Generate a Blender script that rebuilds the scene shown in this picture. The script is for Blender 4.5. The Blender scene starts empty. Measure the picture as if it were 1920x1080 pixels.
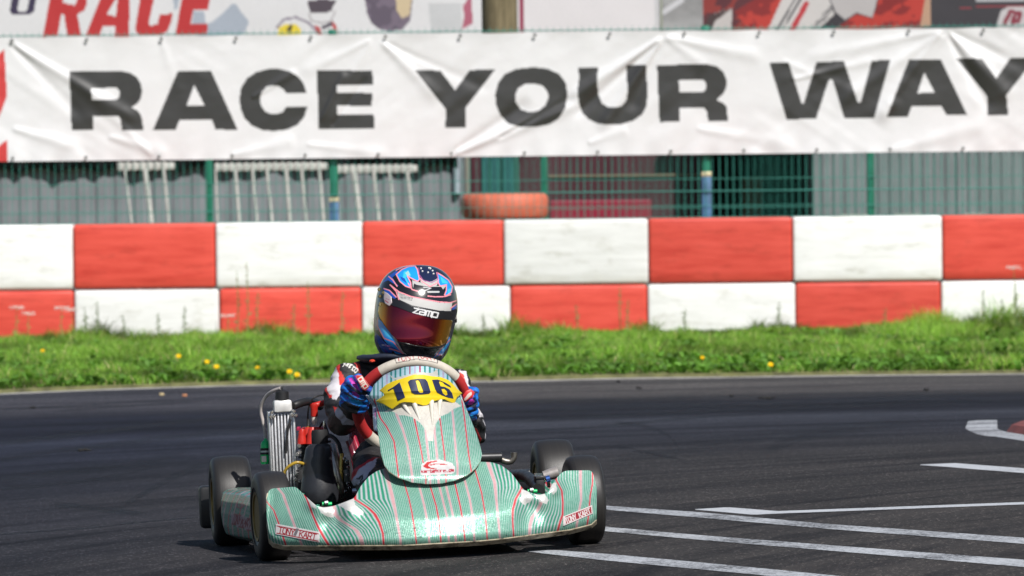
import bpy, bmesh, math, random
import numpy as np
from mathutils import Matrix, Vector
random.seed(7); RNG = np.random.default_rng(11)
SC = bpy.context.scene; COL = SC.collection

# ------------------------------------------------------------------ camera
F_PX = 12900.0; CAM_H = 1.05; PITCH = 0.01426; ROLL = 0.0105
cp, sp = math.cos(PITCH), math.sin(PITCH); cr, sr = math.cos(ROLL), math.sin(ROLL)
X0 = np.array([1.0, 0, 0]); F0 = np.array([0, cp, -sp]); U0 = np.array([0, sp, cp])
RX = cr * X0 - sr * U0; UY = sr * X0 + cr * U0
CAM = np.array([0.0, 0.0, CAM_H])
cd = bpy.data.cameras.new('camera'); cam = bpy.data.objects.new('camera', cd); COL.objects.link(cam)
cd.sensor_width = 36.0; cd.lens = F_PX / 1920 * 36; cd.clip_start = 0.5; cd.clip_end = 6000
cd.dof.use_dof = True; cd.dof.focus_distance = 19.85; cd.dof.aperture_fstop = 12.0
m = Matrix.Identity(4)
for i in range(3):
    m[i][0] = RX[i]; m[i][1] = UY[i]; m[i][2] = -F0[i]; m[i][3] = CAM[i]
cam.matrix_world = m; SC.camera = cam

# ------------------------------------------------------------------ world, sun, exposure
SUN_EL, SUN_AZ = math.radians(46), math.radians(28)      # azimuth to the right of straight behind the camera
w = bpy.data.worlds.new('World'); SC.world = w; w.use_nodes = True
nt = w.node_tree; bg = nt.nodes['Background']; sky = nt.nodes.new('ShaderNodeTexSky')
sky.sky_type = 'NISHITA'; sky.sun_disc = False; sky.sun_elevation = SUN_EL; sky.sun_rotation = math.pi - SUN_AZ
sky.altitude = 100; sky.air_density = 1.0; sky.dust_density = 1.0; sky.ozone_density = 1.0
nt.links.new(sky.outputs[0], bg.inputs[0]); bg.inputs[1].default_value = 0.066
sl = bpy.data.lights.new('sun', 'SUN'); so = bpy.data.objects.new('sun', sl); COL.objects.link(so)
sl.energy = 4.7; sl.angle = math.radians(0.53); sl.color = (1.0, 0.962, 0.915)
sdir = Vector((math.sin(SUN_AZ) * math.cos(SUN_EL), -math.cos(SUN_AZ) * math.cos(SUN_EL), math.sin(SUN_EL)))
so.rotation_euler = sdir.to_track_quat('Z', 'Y').to_euler(); so.location = (8, -10, 20)
SC.view_settings.view_transform = 'Standard'; SC.view_settings.look = 'None'
SC.view_settings.exposure = 0.18; SC.view_settings.gamma = 1.0; SC.view_settings.use_curve_mapping = False

# ------------------------------------------------------------------ geometry of the view (used to measure where things stand)
def raydir(px, py):
    px = np.asarray(px, float); py = np.asarray(py, float)
    dx = (px - 960)[..., None]; dy = (py - 540)[..., None]
    return dx * RX - dy * UY + F_PX * F0
def P(px, py, Y):                      # point at world depth Y seen at photograph pixel
    d = raydir(px, py); t = np.asarray(Y, float)[..., None] / d[..., 1:2]
    return CAM + d * t
SLOPE = 0.036; KX0 = -0.245
def smooth(a, b, x):
    t = np.clip((x - a) / (b - a), 0, 1); return t * t * (3 - 2 * t)
def ground(x, y):
    x = np.asarray(x, float); y = np.asarray(y, float)
    return SLOPE * (1 - smooth(22, 33, y)) * 5 * np.tanh((x - KX0) / 5)
def G(px, py, z=0.0):                  # where a pixel's ray meets the ground
    px = np.asarray(px, float); py = np.asarray(py, float); d = raydir(px, py)
    h = np.zeros(px.shape)
    for _ in range(12):
        t = (h + z - CAM_H) / d[..., 2]; p = CAM + d * t[..., None]
        h = ground(p[..., 0], p[..., 1])
    return p
YAW = math.radians(6.5); KLOC = np.array([KX0, 20.0, 0.0])
KM = Matrix.Rotation(-SLOPE, 4, 'Y') @ Matrix.Rotation(YAW, 4, 'Z')
KR = np.array([[KM[i][j] for j in range(3)] for i in range(3)])
def K(px, py, yk):                     # point in the kart's own frame at its depth yk
    px, py, yk = np.broadcast_arrays(np.asarray(px, float), np.asarray(py, float), np.asarray(yk, float))
    d = raydir(px, py) @ KR; o = (CAM - KLOC) @ KR
    t = (yk - o[1]) / d[..., 1]
    return o + d * t[..., None]
def proj(p):                           # kart-frame point -> photograph pixel
    q = np.asarray(p, float) @ KR.T + KLOC - CAM
    z = q @ F0
    return 960 + F_PX * (q @ RX) / z, 540 - F_PX * (q @ UY) / z
def T(pts, ox, oy, s):
    a = np.asarray(pts, float); return np.stack([a[:, 0] / s + ox, a[:, 1] / s + oy], 1)
def inpoly(x, y, *polys):              # even-odd
    r = np.zeros(np.shape(x), bool)
    for poly in polys:
        n = len(poly)
        for i in range(n):
            x0, y0 = poly[i]; x1, y1 = poly[(i + 1) % n]
            if y0 == y1: continue
            c = (y0 > y) != (y1 > y)
            r ^= c & (x < (x1 - x0) * (y - y0) / (y1 - y0) + x0)
    return r
def segdist(x, y, a, b):
    ax, ay = a; bx, by = b; vx, vy = bx - ax, by - ay; L = vx * vx + vy * vy + 1e-12
    t = np.clip(((x - ax) * vx + (y - ay) * vy) / L, 0, 1)
    return np.hypot(x - ax - t * vx, y - ay - t * vy)
def polydist(x, y, pts):
    d = np.full(np.shape(x), 1e9)
    for a, b in zip(pts[:-1], pts[1:]): d = np.minimum(d, segdist(x, y, a, b))
    return d
def vnoise(x, y, seed=0):              # smooth value noise 0..1
    r = np.random.default_rng(seed).random((64, 64))
    xi = np.floor(x).astype(int); yi = np.floor(y).astype(int); fx = x - xi; fy = y - yi
    fx = fx * fx * (3 - 2 * fx); fy = fy * fy * (3 - 2 * fy)
    a = r[yi % 64, xi % 64]; b = r[yi % 64, (xi + 1) % 64]; c = r[(yi + 1) % 64, xi % 64]; d = r[(yi + 1) % 64, (xi + 1) % 64]
    return (a * (1 - fx) + b * fx) * (1 - fy) + (c * (1 - fx) + d * fx) * fy
def fbm(x, y, seed=0, o=4):
    s = 0; a = 0.5; t = 0
    for k in range(o): s = s + a * vnoise(x * 2 ** k, y * 2 ** k, seed + k); t += a; a *= .5
    return s / t
def S(r, g, b, k=1.0):                 # sRGB 0..255 -> linear
    return tuple(k * ((c / 255 / 12.92) if c < 10.3 else ((c / 255 + .055) / 1.055) ** 2.4) for c in (r, g, b))
FONT = {'T': [[(0, 1), (.8, 1)], [(.4, 1), (.4, 0)]], 'N': [[(0, 0), (0, 1), (.8, 0), (.8, 1)]],
 'O': [[(.2, 0), (.6, 0), (.8, .25), (.8, .75), (.6, 1), (.2, 1), (0, .75), (0, .25), (.2, 0)]],
 'Y': [[(0, 1), (.4, .5), (.8, 1)], [(.4, .5), (.4, 0)]], 'K': [[(0, 0), (0, 1)], [(.8, 1), (0, .45)], [(.25, .6), (.8, 0)]],
 'A': [[(0, 0), (.4, 1), (.8, 0)], [(.17, .35), (.63, .35)]],
 'R': [[(0, 0), (0, 1), (.6, 1), (.8, .85), (.8, .6), (.6, .45), (0, .45)], [(.4, .45), (.8, 0)]],
 'z': [[(0, .65), (.8, .65), (0, 0), (.8, 0)]], 'a': [[(0, .65), (.8, .65), (.8, 0), (0, 0), (0, .33), (.8, .33)]],
 'm': [[(0, 0), (0, .65), (.8, .65), (.8, 0)], [(.4, .65), (.4, 0)]], 'p': [[(0, -.55), (0, .65), (.8, .65), (.8, 0), (0, 0)]],
 's': [[(.8, .65), (0, .65), (0, .33), (.8, .33), (.8, 0), (0, 0)]], 'r': [[(0, 0), (0, .65), (.6, .65)]],
 'c': [[(.8, .65), (0, .65), (0, 0), (.8, 0)]], 'o': [[(0, 0), (.8, 0), (.8, .65), (0, .65), (0, 0)]],
 'k': [[(0, 0), (0, 1)], [(.7, .65), (0, .3), (.7, 0)]], 't': [[(.3, 1), (.3, 0), (.7, 0)], [(0, .65), (.7, .65)]],
 'e': [[(.8, 0), (0, 0), (0, .65), (.8, .65), (.8, .33), (0, .33)]], 'd': [[(.8, 1), (.8, 0), (0, 0), (0, .65), (.8, .65)]],
 '.': [[(.3, 0), (.4, 0)]], ' ': []}
def text_mask(x, y, text, o, e, h, th, slant=0.0):
    o = np.array(o, float); e = np.array(e, float); ax = (e - o) / (len(text) - .2); up = np.array([ax[1], -ax[0]]); up = up / np.linalg.norm(up) * h
    d = np.full(np.shape(x), 1e9)
    for i, ch in enumerate(text):
        for st in FONT[ch]:
            q = [o + ax * (i + u + slant * v) + up * v for u, v in st]
            for a, b in zip(q[:-1], q[1:]): d = np.minimum(d, segdist(x, y, a, b))
    return d < th

# ------------------------------------------------------------------ materials
def nodes(mt):
    mt.use_nodes = True; return mt.node_tree, mt.node_tree.nodes['Principled BSDF']
def lk(nt, a, b): nt.links.new(a, b)
def texco(nt, scale=(1, 1, 1)):
    tc = nt.nodes.new('ShaderNodeTexCoord'); mp = nt.nodes.new('ShaderNodeMapping'); mp.inputs['Scale'].default_value = scale
    lk(nt, tc.outputs['Object'], mp.inputs[0]); return mp.outputs[0]
def noise(nt, vec, scale, detail=4, rough=.55):
    n = nt.nodes.new('ShaderNodeTexNoise'); n.inputs['Scale'].default_value = scale; n.inputs['Detail'].default_value = detail
    n.inputs['Roughness'].default_value = rough
    if vec is not None: lk(nt, vec, n.inputs['Vector'])
    return n.outputs['Fac']
def ramp(nt, fac, stops):
    r = nt.nodes.new('ShaderNodeValToRGB'); e = r.color_ramp.elements
    while len(e) < len(stops): e.new(0.5)
    for k, (p, c) in enumerate(stops):
        e[k].position = p; e[k].color = (*c, 1) if len(c) == 3 else c
    lk(nt, fac, r.inputs[0]); return r.outputs[0]
def mixc(nt, fac, a, b, mode='MIX'):
    n = nt.nodes.new('ShaderNodeMix'); n.data_type = 'RGBA'; n.blend_type = mode
    for s, v in ((0, fac), (6, a), (7, b)):
        if hasattr(v, 'is_linked'): lk(nt, v, n.inputs[s])
        elif s == 0: n.inputs[0].default_value = v
        else: n.inputs[s].default_value = (*v, 1)
    return n.outputs[2]
def math_(nt, op, a, b=None):
    n = nt.nodes.new('ShaderNodeMath'); n.operation = op
    for i, v in enumerate((a, b)):
        if v is None: continue
        if hasattr(v, 'is_linked'): lk(nt, v, n.inputs[i])
        else: n.inputs[i].default_value = v
    return n.outputs[0]
def bump(nt, bs, h, strength=.2, dist=.01):
    b = nt.nodes.new('ShaderNodeBump'); b.inputs['Strength'].default_value = strength; b.inputs['Distance'].default_value = dist
    lk(nt, h, b.inputs['Height']); lk(nt, b.outputs[0], bs.inputs['Normal'])
MATS = {}
def mat(name, col, rough=.5, metal=0., var=.15, vs=30., bmp=.0, bs_=200., coat=0., scl=(1, 1, 1), spec=.5):
    if name in MATS: return MATS[name]
    mt = bpy.data.materials.new(name); nt, bs = nodes(mt); v = texco(nt, scl)
    n = noise(nt, v, vs)
    c = ramp(nt, n, [(.3, tuple(x * (1 - var) for x in col)), (.7, tuple(min(1, x * (1 + var)) for x in col))])
    lk(nt, c, bs.inputs['Base Color']); bs.inputs['Metallic'].default_value = metal
    rr = ramp(nt, noise(nt, v, vs * 2.3), [(.3, (rough * .8,) * 3), (.7, (min(1, rough * 1.2),) * 3)]); lk(nt, rr, bs.inputs['Roughness'])
    bs.inputs['Coat Weight'].default_value = coat; bs.inputs['Coat Roughness'].default_value = .08; bs.inputs['Specular IOR Level'].default_value = spec
    if bmp: bump(nt, bs, noise(nt, v, bs_), bmp, .004)
    MATS[name] = mt; return mt
def vmat(name, rough=.4, metal=0., coat=0., bmp=0., bs_=300., flake=0., spec=.5, var=.08, bdist=.004, glit=0.):
    if name in MATS: return MATS[name]
    mt = bpy.data.materials.new(name); nt, bs = nodes(mt); v = texco(nt)
    a = nt.nodes.new('ShaderNodeAttribute'); a.attribute_name = 'Col'
    n = ramp(nt, noise(nt, v, 60), [(.3, (1 - var,) * 3), (.7, (1, 1, 1))])
    lk(nt, mixc(nt, 1.0, a.outputs['Color'], n, 'MULTIPLY'), bs.inputs['Base Color'])
    bs.inputs['Roughness'].default_value = rough; bs.inputs['Metallic'].default_value = metal
    bs.inputs['Coat Weight'].default_value = coat; bs.inputs['Coat Roughness'].default_value = .1; bs.inputs['Specular IOR Level'].default_value = spec
    if flake:
        vo = nt.nodes.new('ShaderNodeTexVoronoi'); vo.inputs['Scale'].default_value = 420; lk(nt, v, vo.inputs['Vector'])
        geo = nt.nodes.new('ShaderNodeNewGeometry')
        sub = nt.nodes.new('ShaderNodeVectorMath'); sub.operation = 'SUBTRACT'; lk(nt, vo.outputs['Color'], sub.inputs[0]); sub.inputs[1].default_value = (.5, .5, .5)
        sc_ = nt.nodes.new('ShaderNodeVectorMath'); sc_.operation = 'SCALE'; lk(nt, sub.outputs[0], sc_.inputs[0]); sc_.inputs['Scale'].default_value = flake
        ad = nt.nodes.new('ShaderNodeVectorMath'); ad.operation = 'ADD'; lk(nt, geo.outputs['Normal'], ad.inputs[0]); lk(nt, sc_.outputs[0], ad.inputs[1])
        nn = nt.nodes.new('ShaderNodeVectorMath'); nn.operation = 'NORMALIZE'; lk(nt, ad.outputs[0], nn.inputs[0])
        lk(nt, nn.outputs[0], bs.inputs['Normal'])
    elif bmp: bump(nt, bs, noise(nt, v, bs_), bmp, bdist)
    MATS[name] = mt; return mt

# ------------------------------------------------------------------ object helpers
OFF = {}
def link(name, me, parent=None):
    o = bpy.data.objects.new(name, me); COL.objects.link(o)
    if parent is not None: o.parent = parent
    return o
def rootoff(parent):
    while parent is not None:
        if parent.name in OFF: return OFF[parent.name]
        parent = parent.parent
    return None
def mesh_np(name, V, Fc, mt, parent=None, cols=None, smooth=True, mats=None, mi=None):
    V = np.asarray(V, float).reshape(-1, 3); off = rootoff(parent)
    if off is not None: V = V - off
    me = bpy.data.meshes.new(name)
    if isinstance(Fc, np.ndarray):
        k = Fc.shape[1]; nF = len(Fc)
        me.vertices.add(len(V)); me.vertices.foreach_set('co', V.astype(np.float32).ravel())
        me.loops.add(nF * k); me.loops.foreach_set('vertex_index', Fc.astype(np.int32).ravel())
        me.polygons.add(nF); me.polygons.foreach_set('loop_start', np.arange(0, nF * k, k, dtype=np.int32))
        me.update(calc_edges=True)
    else:
        me.from_pydata([tuple(v) for v in V], [], [tuple(f) for f in Fc]); me.update()
    me.polygons.foreach_set('use_smooth', np.full(len(me.polygons), smooth))
    if mi is not None: me.polygons.foreach_set('material_index', np.asarray(mi, np.int32))
    if cols is not None:
        at = me.attributes.new('Col', 'FLOAT_COLOR', 'POINT'); c = np.ones((len(V), 4), np.float32); c[:, :3] = np.asarray(cols).reshape(-1, 3)
        at.data.foreach_set('color', c.ravel())
    for q in (mats or [mt]): me.materials.append(q)
    return link(name, me, parent)
def grid_faces(nv, nu, wrap=False):
    i = np.arange(nv * nu).reshape(nv, nu)
    if wrap: i = np.concatenate([i, i[:, :1]], 1)
    return np.stack([i[:-1, :-1], i[1:, :-1], i[1:, 1:], i[:-1, 1:]], -1).reshape(-1, 4)
def grid(name, A, mt, parent=None, cols=None, wrap=False, flip=False, smooth=True):
    f = grid_faces(A.shape[0], A.shape[1], wrap)
    if flip: f = f[:, ::-1].copy()
    return mesh_np(name, A.reshape(-1, 3), f, mt, parent, None if cols is None else cols.reshape(-1, 3), smooth)
def solid(o, th, offset=-1., rim=None):
    md = o.modifiers.new('thick', 'SOLIDIFY'); md.thickness = th; md.offset = offset
    if rim is not None: o.data.materials.append(rim); md.material_offset_rim = 1
    return o
class MB:                                # collects simple shapes into one mesh
    def __init__(s): s.v = []; s.f = []
    def add(s, V, Fs):
        n = len(s.v); s.v += [tuple(map(float, q)) for q in V]; s.f += [tuple(int(i) + n for i in f) for f in Fs]; return s
    def tube(s, pts, r, n=10, closed=False, cap=True):
        pts = np.asarray(pts, float); m_ = len(pts); r = np.broadcast_to(np.asarray(r, float), (m_,))
        tg = np.roll(pts, -1, 0) - np.roll(pts, 1, 0) if closed else np.gradient(pts, axis=0)
        tg = tg / (np.linalg.norm(tg, axis=1, keepdims=True) + 1e-12)
        up = np.array([0, 0, 1.]) if abs(tg[0][2]) < .9 else np.array([0, 1., 0]); V = []
        for k in range(m_):
            a = np.cross(tg[k], up); a /= np.linalg.norm(a) + 1e-12; b = np.cross(a, tg[k]); up = b
            for j in range(n):
                q = 2 * math.pi * j / n; V.append(pts[k] + r[k] * (math.cos(q) * a + math.sin(q) * b))
        Fs = []
        for k in range(m_ if closed else m_ - 1):
            for j in range(n):
                a0 = k * n + j; a1 = k * n + (j + 1) % n; k2 = (k + 1) % m_
                Fs.append((a0, a1, k2 * n + (j + 1) % n, k2 * n + j))
        if not closed and cap: Fs += [tuple(range(n))[::-1], tuple((m_ - 1) * n + j for j in range(n))]
        return s.add(V, Fs)
    def lathe(s, c, prof, axis='z', n=24, sx=1., sy=1.):   # prof: (along, radius)
        V = []; c = np.asarray(c, float)
        for a, r in prof:
            for j in range(n):
                q = 2 * math.pi * j / n; u, v = r * math.cos(q) * sx, r * math.sin(q) * sy
                V.append(c + np.array({'z': (u, v, a), 'x': (a, u, v), 'y': (u, a, v)}[axis]))
        Fs = [(k * n + j, k * n + (j + 1) % n, (k + 1) * n + (j + 1) % n, (k + 1) * n + j) for k in range(len(prof) - 1) for j in range(n)]
        if prof[0][1] > 1e-6: Fs.append(tuple(range(n))[::-1])
        if prof[-1][1] > 1e-6: Fs.append(tuple((len(prof) - 1) * n + j for j in range(n)))
        return s.add(V, Fs)
    def box(s, lo, hi, bev=0., seg=2, rot=None, c=None):
        bm = bmesh.new(); bmesh.ops.create_cube(bm, size=1.0); lo = np.array(lo, float); hi = np.array(hi, float)
        for v in bm.verts: v.co = Vector((lo + hi) / 2 + np.array(v.co) * (hi - lo))
        if bev: bmesh.ops.bevel(bm, geom=list(bm.edges), offset=bev, segments=seg, profile=.5, affect='EDGES')
        if rot is not None:
            cc = Vector(c if c is not None else (lo + hi) / 2)
            for v in bm.verts: v.co = rot @ (v.co - cc) + cc
        bm.verts.index_update(); V = [tuple(v.co) for v in bm.verts]; Fs = [tuple(v.index for v in f.verts) for f in bm.faces]; bm.free()
        return s.add(V, Fs)
    def build(s, name, mt, parent=None, smooth=True):
        o = mesh_np(name, np.array(s.v), s.f, mt, parent, None, smooth)
        bm = bmesh.new(); bm.from_mesh(o.data); bmesh.ops.recalc_face_normals(bm, faces=bm.faces[:]); bm.to_mesh(o.data); bm.free()
        if smooth: autos(o)
        return o
def autos(o, ang=40):
    me = o.data; bm = bmesh.new(); bm.from_mesh(me); a = math.radians(ang)
    for e in bm.edges:
        if len(e.link_faces) == 2 and e.calc_face_angle(0) > a: e.smooth = False
    bm.to_mesh(me); bm.free()
def spline(pts, n=24):                   # Catmull-Rom
    p = np.asarray(pts, float); p = np.concatenate([[2 * p[0] - p[1]], p, [2 * p[-1] - p[-2]]]); out = []
    for i in range(1, len(p) - 2):
        for t in np.linspace(0, 1, n, endpoint=False):
            out.append(.5 * (2 * p[i] + (p[i + 1] - p[i - 1]) * t + (2 * p[i - 1] - 5 * p[i] + 4 * p[i + 1] - p[i + 2]) * t * t + (-p[i - 1] + 3 * p[i] - 3 * p[i + 1] + p[i + 2]) * t ** 3))
    out.append(p[-2]); return np.array(out)
def tag(o, label=None, cat=None, group=None, kind=None):
    if label: o['label'] = label
    if cat: o['category'] = cat
    if group: o['group'] = group
    if kind: o['kind'] = kind
    return o
def thing(name, label, cat, loc=(0, 0, 0), group=None, rot=None):
    o = bpy.data.objects.new(name, None); COL.objects.link(o); o.empty_display_size = .1
    o.matrix_world = Matrix.Translation(Vector(loc)) @ (rot if rot is not None else Matrix.Identity(4))
    return tag(o, label, cat, group)
def cut_sheet(name, poly, depth, cell, colf, mt, parent, th=.004, rim=None, lift=0., holes=()):
    poly = np.asarray(poly, float); x0, y0 = poly.min(0) - cell; x1, y1 = poly.max(0) + cell
    gx = np.arange(x0, x1 + cell, cell); gy = np.arange(y0, y1 + cell, cell); X, Y = np.meshgrid(gx, gy)
    f = grid_faces(len(gy), len(gx)); xc = X.ravel()[f].mean(1); yc = Y.ravel()[f].mean(1)
    f = f[inpoly(xc, yc, poly, *holes)]; used, inv = np.unique(f, return_inverse=True); f = inv.reshape(-1, 4)
    x = X.ravel()[used]; y = Y.ravel()[used]
    # pull the stair-stepped rim onto the outline
    ed = np.concatenate([f[:, [0, 1]], f[:, [1, 2]], f[:, [2, 3]], f[:, [3, 0]]]); ed = np.sort(ed, 1)
    ue, cnt = np.unique(ed, axis=0, return_counts=True); bv = np.unique(ue[cnt == 1])
    bx, by = x[bv].copy(), y[bv].copy(); best = np.full(len(bv), 1e9); nx_, ny_ = bx.copy(), by.copy()
    for pl in (poly, *holes):
        pl = np.asarray(pl, float)
        for i in range(len(pl)):
            a = pl[i]; b = pl[(i + 1) % len(pl)]; d = b - a; L = d @ d + 1e-12
            t = np.clip(((bx - a[0]) * d[0] + (by - a[1]) * d[1]) / L, 0, 1); qx = a[0] + t * d[0]; qy = a[1] + t * d[1]
            ds = np.hypot(qx - bx, qy - by); mk = ds < best; best[mk] = ds[mk]; nx_[mk] = qx[mk]; ny_[mk] = qy[mk]
    ok = best < cell * 1.2; x[bv[ok]] = nx_[ok]; y[bv[ok]] = ny_[ok]
    V = K(x, y, depth(x, y) - lift)
    o = mesh_np(name, V, f, mt, parent, None if colf is None else colf(x, y))
    if th: solid(o, th, -1., rim)
    return o
def paint(x, y, base, layers):
    c = np.empty(np.shape(x) + (3,)); c[:] = base
    for mk, col in layers: c[mk] = col if np.ndim(col) == 1 else np.asarray(col)[mk]
    return c
# ================================================================== SETTING
def pX(px, Y, py=540): return float(P(px, py, Y)[0])
def pZ(py, Y, px=960): return float(P(px, py, Y)[2])
# ---- far ground to the horizon
gm = mat('paddock_gravel', (.13, .12, .10), .95, var=.3, vs=.6)
o = MB().add([(-3000, -300, -.9), (3000, -300, -.9), (3000, 4500, -.9), (-3000, 4500, -.9)], [(0, 1, 2, 3)]).build('ground', gm, None, False); tag(o, kind='structure')
# ---- asphalt of the track
def asphalt():
    mt = bpy.data.materials.new('asphalt'); nt, bs = nodes(mt); tc = nt.nodes.new('ShaderNodeTexCoord')
    sx = nt.nodes.new('ShaderNodeSeparateXYZ'); lk(nt, tc.outputs['Object'], sx.inputs[0])
    dx = math_(nt, 'SUBTRACT', sx.outputs[0], 8.0); dy = math_(nt, 'SUBTRACT', sx.outputs[1], 16.0)
    rho = math_(nt, 'SQRT', math_(nt, 'ADD', math_(nt, 'MULTIPLY', dx, dx), math_(nt, 'MULTIPLY', dy, dy)))
    ang = math_(nt, 'ARCTAN2', dx, dy)
    cb = nt.nodes.new('ShaderNodeCombineXYZ'); lk(nt, rho, cb.inputs[0]); lk(nt, math_(nt, 'MULTIPLY', ang, 1.2), cb.inputs[1])
    streak = noise(nt, cb.outputs[0], 1.5, 8, .68); streak2 = noise(nt, cb.outputs[0], 5.0, 4, .7)
    wob = math_(nt, 'ADD', rho, math_(nt, 'MULTIPLY', math_(nt, 'SUBTRACT', noise(nt, tc.outputs['Object'], .22, 3), .5), 1.8))
    base = ramp(nt, math_(nt, 'DIVIDE', wob, 28.0), [(.15, (.048, .043, .040)), (.36, (.042, .039, .038)), (.44, (.038, .036, .037)), (.52, (.026, .027, .034)),
                 (.575, (.032, .034, .045)), (.60, (.046, .050, .064)), (.625, (.018, .019, .027)), (.685, (.020, .021, .029)), (.72, (.060, .057, .057)), (.77, (.086, .081, .079)), (.85, (.100, .095, .090))])
    lf = math_(nt, 'ADD', math_(nt, 'MULTIPLY', sx.outputs[0], .25), math_(nt, 'MULTIPLY', noise(nt, tc.outputs['Object'], .5, 4), .5)); lf = math_(nt, 'ADD', lf, .4); base = mixc(nt, 1.0, base, ramp(nt, lf, [(.22, (.66, .70, .86)), (.62, (1, 1, 1))]), 'MULTIPLY')
    st = ramp(nt, streak, [(.34, (.45, .45, .48)), (.50, (.95, .95, .95)), (.68, (1.25, 1.22, 1.2))])
    c = mixc(nt, 1.0, base, st, 'MULTIPLY')
    st2 = ramp(nt, streak2, [(.38, (.55, .55, .58)), (.5, (1, 1, 1))]); c = mixc(nt, .8, c, st2, 'MULTIPLY')
    sx2 = nt.nodes.new('ShaderNodeCombineXYZ'); lk(nt, rho, sx2.inputs[0]); lk(nt, math_(nt, 'MULTIPLY', ang, .35), sx2.inputs[1]); st3 = ramp(nt, noise(nt, sx2.outputs[0], 3.2, 5, .75), [(.40, (.50, .50, .54)), (.47, (.92, .92, .93)), (.62, (1.0, 1.0, 1.0)), (.70, (1.3, 1.3, 1.34))]); c = mixc(nt, .85, c, st3, 'MULTIPLY')
    blot = ramp(nt, noise(nt, tc.outputs['Object'], .8, 5, .6), [(.35, (.82, .82, .82)), (.65, (1.15, 1.15, 1.15))]); c = mixc(nt, .8, c, blot, 'MULTIPLY')
    vo = nt.nodes.new('ShaderNodeTexVoronoi'); vo.inputs['Scale'].default_value = 170; lk(nt, tc.outputs['Object'], vo.inputs['Vector'])
    cs = nt.nodes.new('ShaderNodeSeparateColor'); lk(nt, vo.outputs['Color'], cs.inputs[0])
    agg = ramp(nt, cs.outputs[0], [(0., (.55, .55, .55)), (.6, (1.0, 1.0, 1.0)), (.93, (1.35, 1.33, 1.3)), (.965, (2.0, 2.0, 2.0)), (.99, (7., 6.8, 6.6))]); c = mixc(nt, .8, c, agg, 'MULTIPLY')
    lk(nt, c, bs.inputs['Base Color']); bs.inputs['Roughness'].default_value = .80; bs.inputs['Specular IOR Level'].default_value = .16
    h = math_(nt, 'ADD', cs.outputs[1], noise(nt, tc.outputs['Object'], 40, 3)); bump(nt, bs, h, .5, .006)
    return mt
ASPH = asphalt()
gx = np.concatenate([np.linspace(-60, -9, 18), np.linspace(-8, 8, 65), np.linspace(9, 60, 18)]); gy = np.concatenate([np.linspace(-12, 12, 13), np.linspace(12.5, 40, 56)])
X, Y = np.meshgrid(gx, gy); A = np.stack([X, Y, ground(X, Y)], -1)
tag(grid('track', A, ASPH, flip=True), kind='structure')
# ---- grass verge with its concrete edging
EDGE_PX = np.array([(-160, 748), (0, 739.5), (160, 732.5), (430, 724), (600, 720.5), (930, 716), (1140, 711), (1500, 706), (1920, 702), (2080, 700)], float)
ep = G(EDGE_PX[:, 0], EDGE_PX[:, 1])
def edgeY(x): 
    x = np.asarray(x, float); y = np.interp(x, ep[:, 0], ep[:, 1])
    sl_ = (ep[1, 1] - ep[0, 1]) / (ep[1, 0] - ep[0, 0])
    return np.where(x < ep[0, 0], np.maximum(ep[0, 1] + (x - ep[0, 0]) * .5, 30.), y)
soil = mat('turf_soil', (.115, .115, .045), .95, var=.5, vs=9.)
xs = np.linspace(-30, 30, 241); A = []
for t in np.linspace(0, 1, 14): A.append(np.stack([xs, edgeY(xs) + .1 + t * (62 - edgeY(xs)), np.full_like(xs, .022)], -1))
A.insert(0, np.stack([xs, edgeY(xs) + .1, np.full_like(xs, -.05)], -1))
tag(grid('grass_verge', np.array(A), soil, flip=True), kind='structure')
conc = mat('edging_concrete', (.30, .29, .275), .9, var=.35, vs=3.)
xs = np.linspace(-12, 12, 160); rows = []
for dy, z in ((0, -.05), (0, .0005), (.006, .0032), (.05, .0032), (.11, .003)): rows.append(np.stack([xs, edgeY(xs) + dy - .01, np.full_like(xs, z) + .002 * (vnoise(xs * 3, xs * 0, 3) - .5)], -1))
tag(grid('edging_strip', np.array(rows), conc, flip=True), kind='structure')
# ---- painted markings and the kerb of the inner corner
def linepaint(name, wear):
    mt = bpy.data.materials.new(name); nt, bs = nodes(mt); v = texco(nt)
    f = math_(nt, 'ADD', math_(nt, 'MULTIPLY', noise(nt, v, 70, 6, .75), .7), math_(nt, 'MULTIPLY', noise(nt, v, 2.5, 4), .3))
    c = ramp(nt, f, [(wear - .05, (.045, .045, .048)), (wear + .06, (.44, .46, .49)), (.75, (.58, .60, .63))]); lk(nt, c, bs.inputs['Base Color'])
    bs.inputs['Roughness'].default_value = .7; bump(nt, bs, noise(nt, v, 110, 3), .35, .004); return mt
LP = linepaint('road_paint', .40); LPW = linepaint('worn_road_paint', .475)
def strip(name, top, bot, mt, n=60, z=.0014):
    top = np.array(top, float); bot = np.array(bot, float); s = np.linspace(0, 1, n)
    def rs(a):
        L = np.concatenate([[0], np.cumsum(np.hypot(*np.diff(a, axis=0).T))]); L /= L[-1]
        return np.stack([np.interp(s, L, a[:, 0]), np.interp(s, L, a[:, 1])], 1)
    a, b = rs(top), rs(bot); rows = [a + (b - a) * t for t in np.linspace(0, 1, 4)]
    A = np.array([G(r[:, 0], r[:, 1]) for r in rows]); A[..., 2] += z
    o = grid(name, A, mt); return tag(o, kind='structure')
ZR = (1140, 680, 2.4615)
def zr(p): return T(p, *ZR)
strip('road_marking', zr([(-60, 655), (0, 663), (400, 690), (1000, 745), (1920, 810), (2300, 838)]), zr([(-60, 672), (0, 681), (400, 715), (1000, 768), (1920, 838), (2300, 868)]), LPW)
strip('road_marking', zr([(-250, 735), (0, 760), (450, 800), (1100, 850), (1920, 912), (2300, 940)]), zr([(-250, 752), (0, 781), (450, 822), (1100, 876), (1920, 945), (2300, 975)]), LPW)
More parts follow.
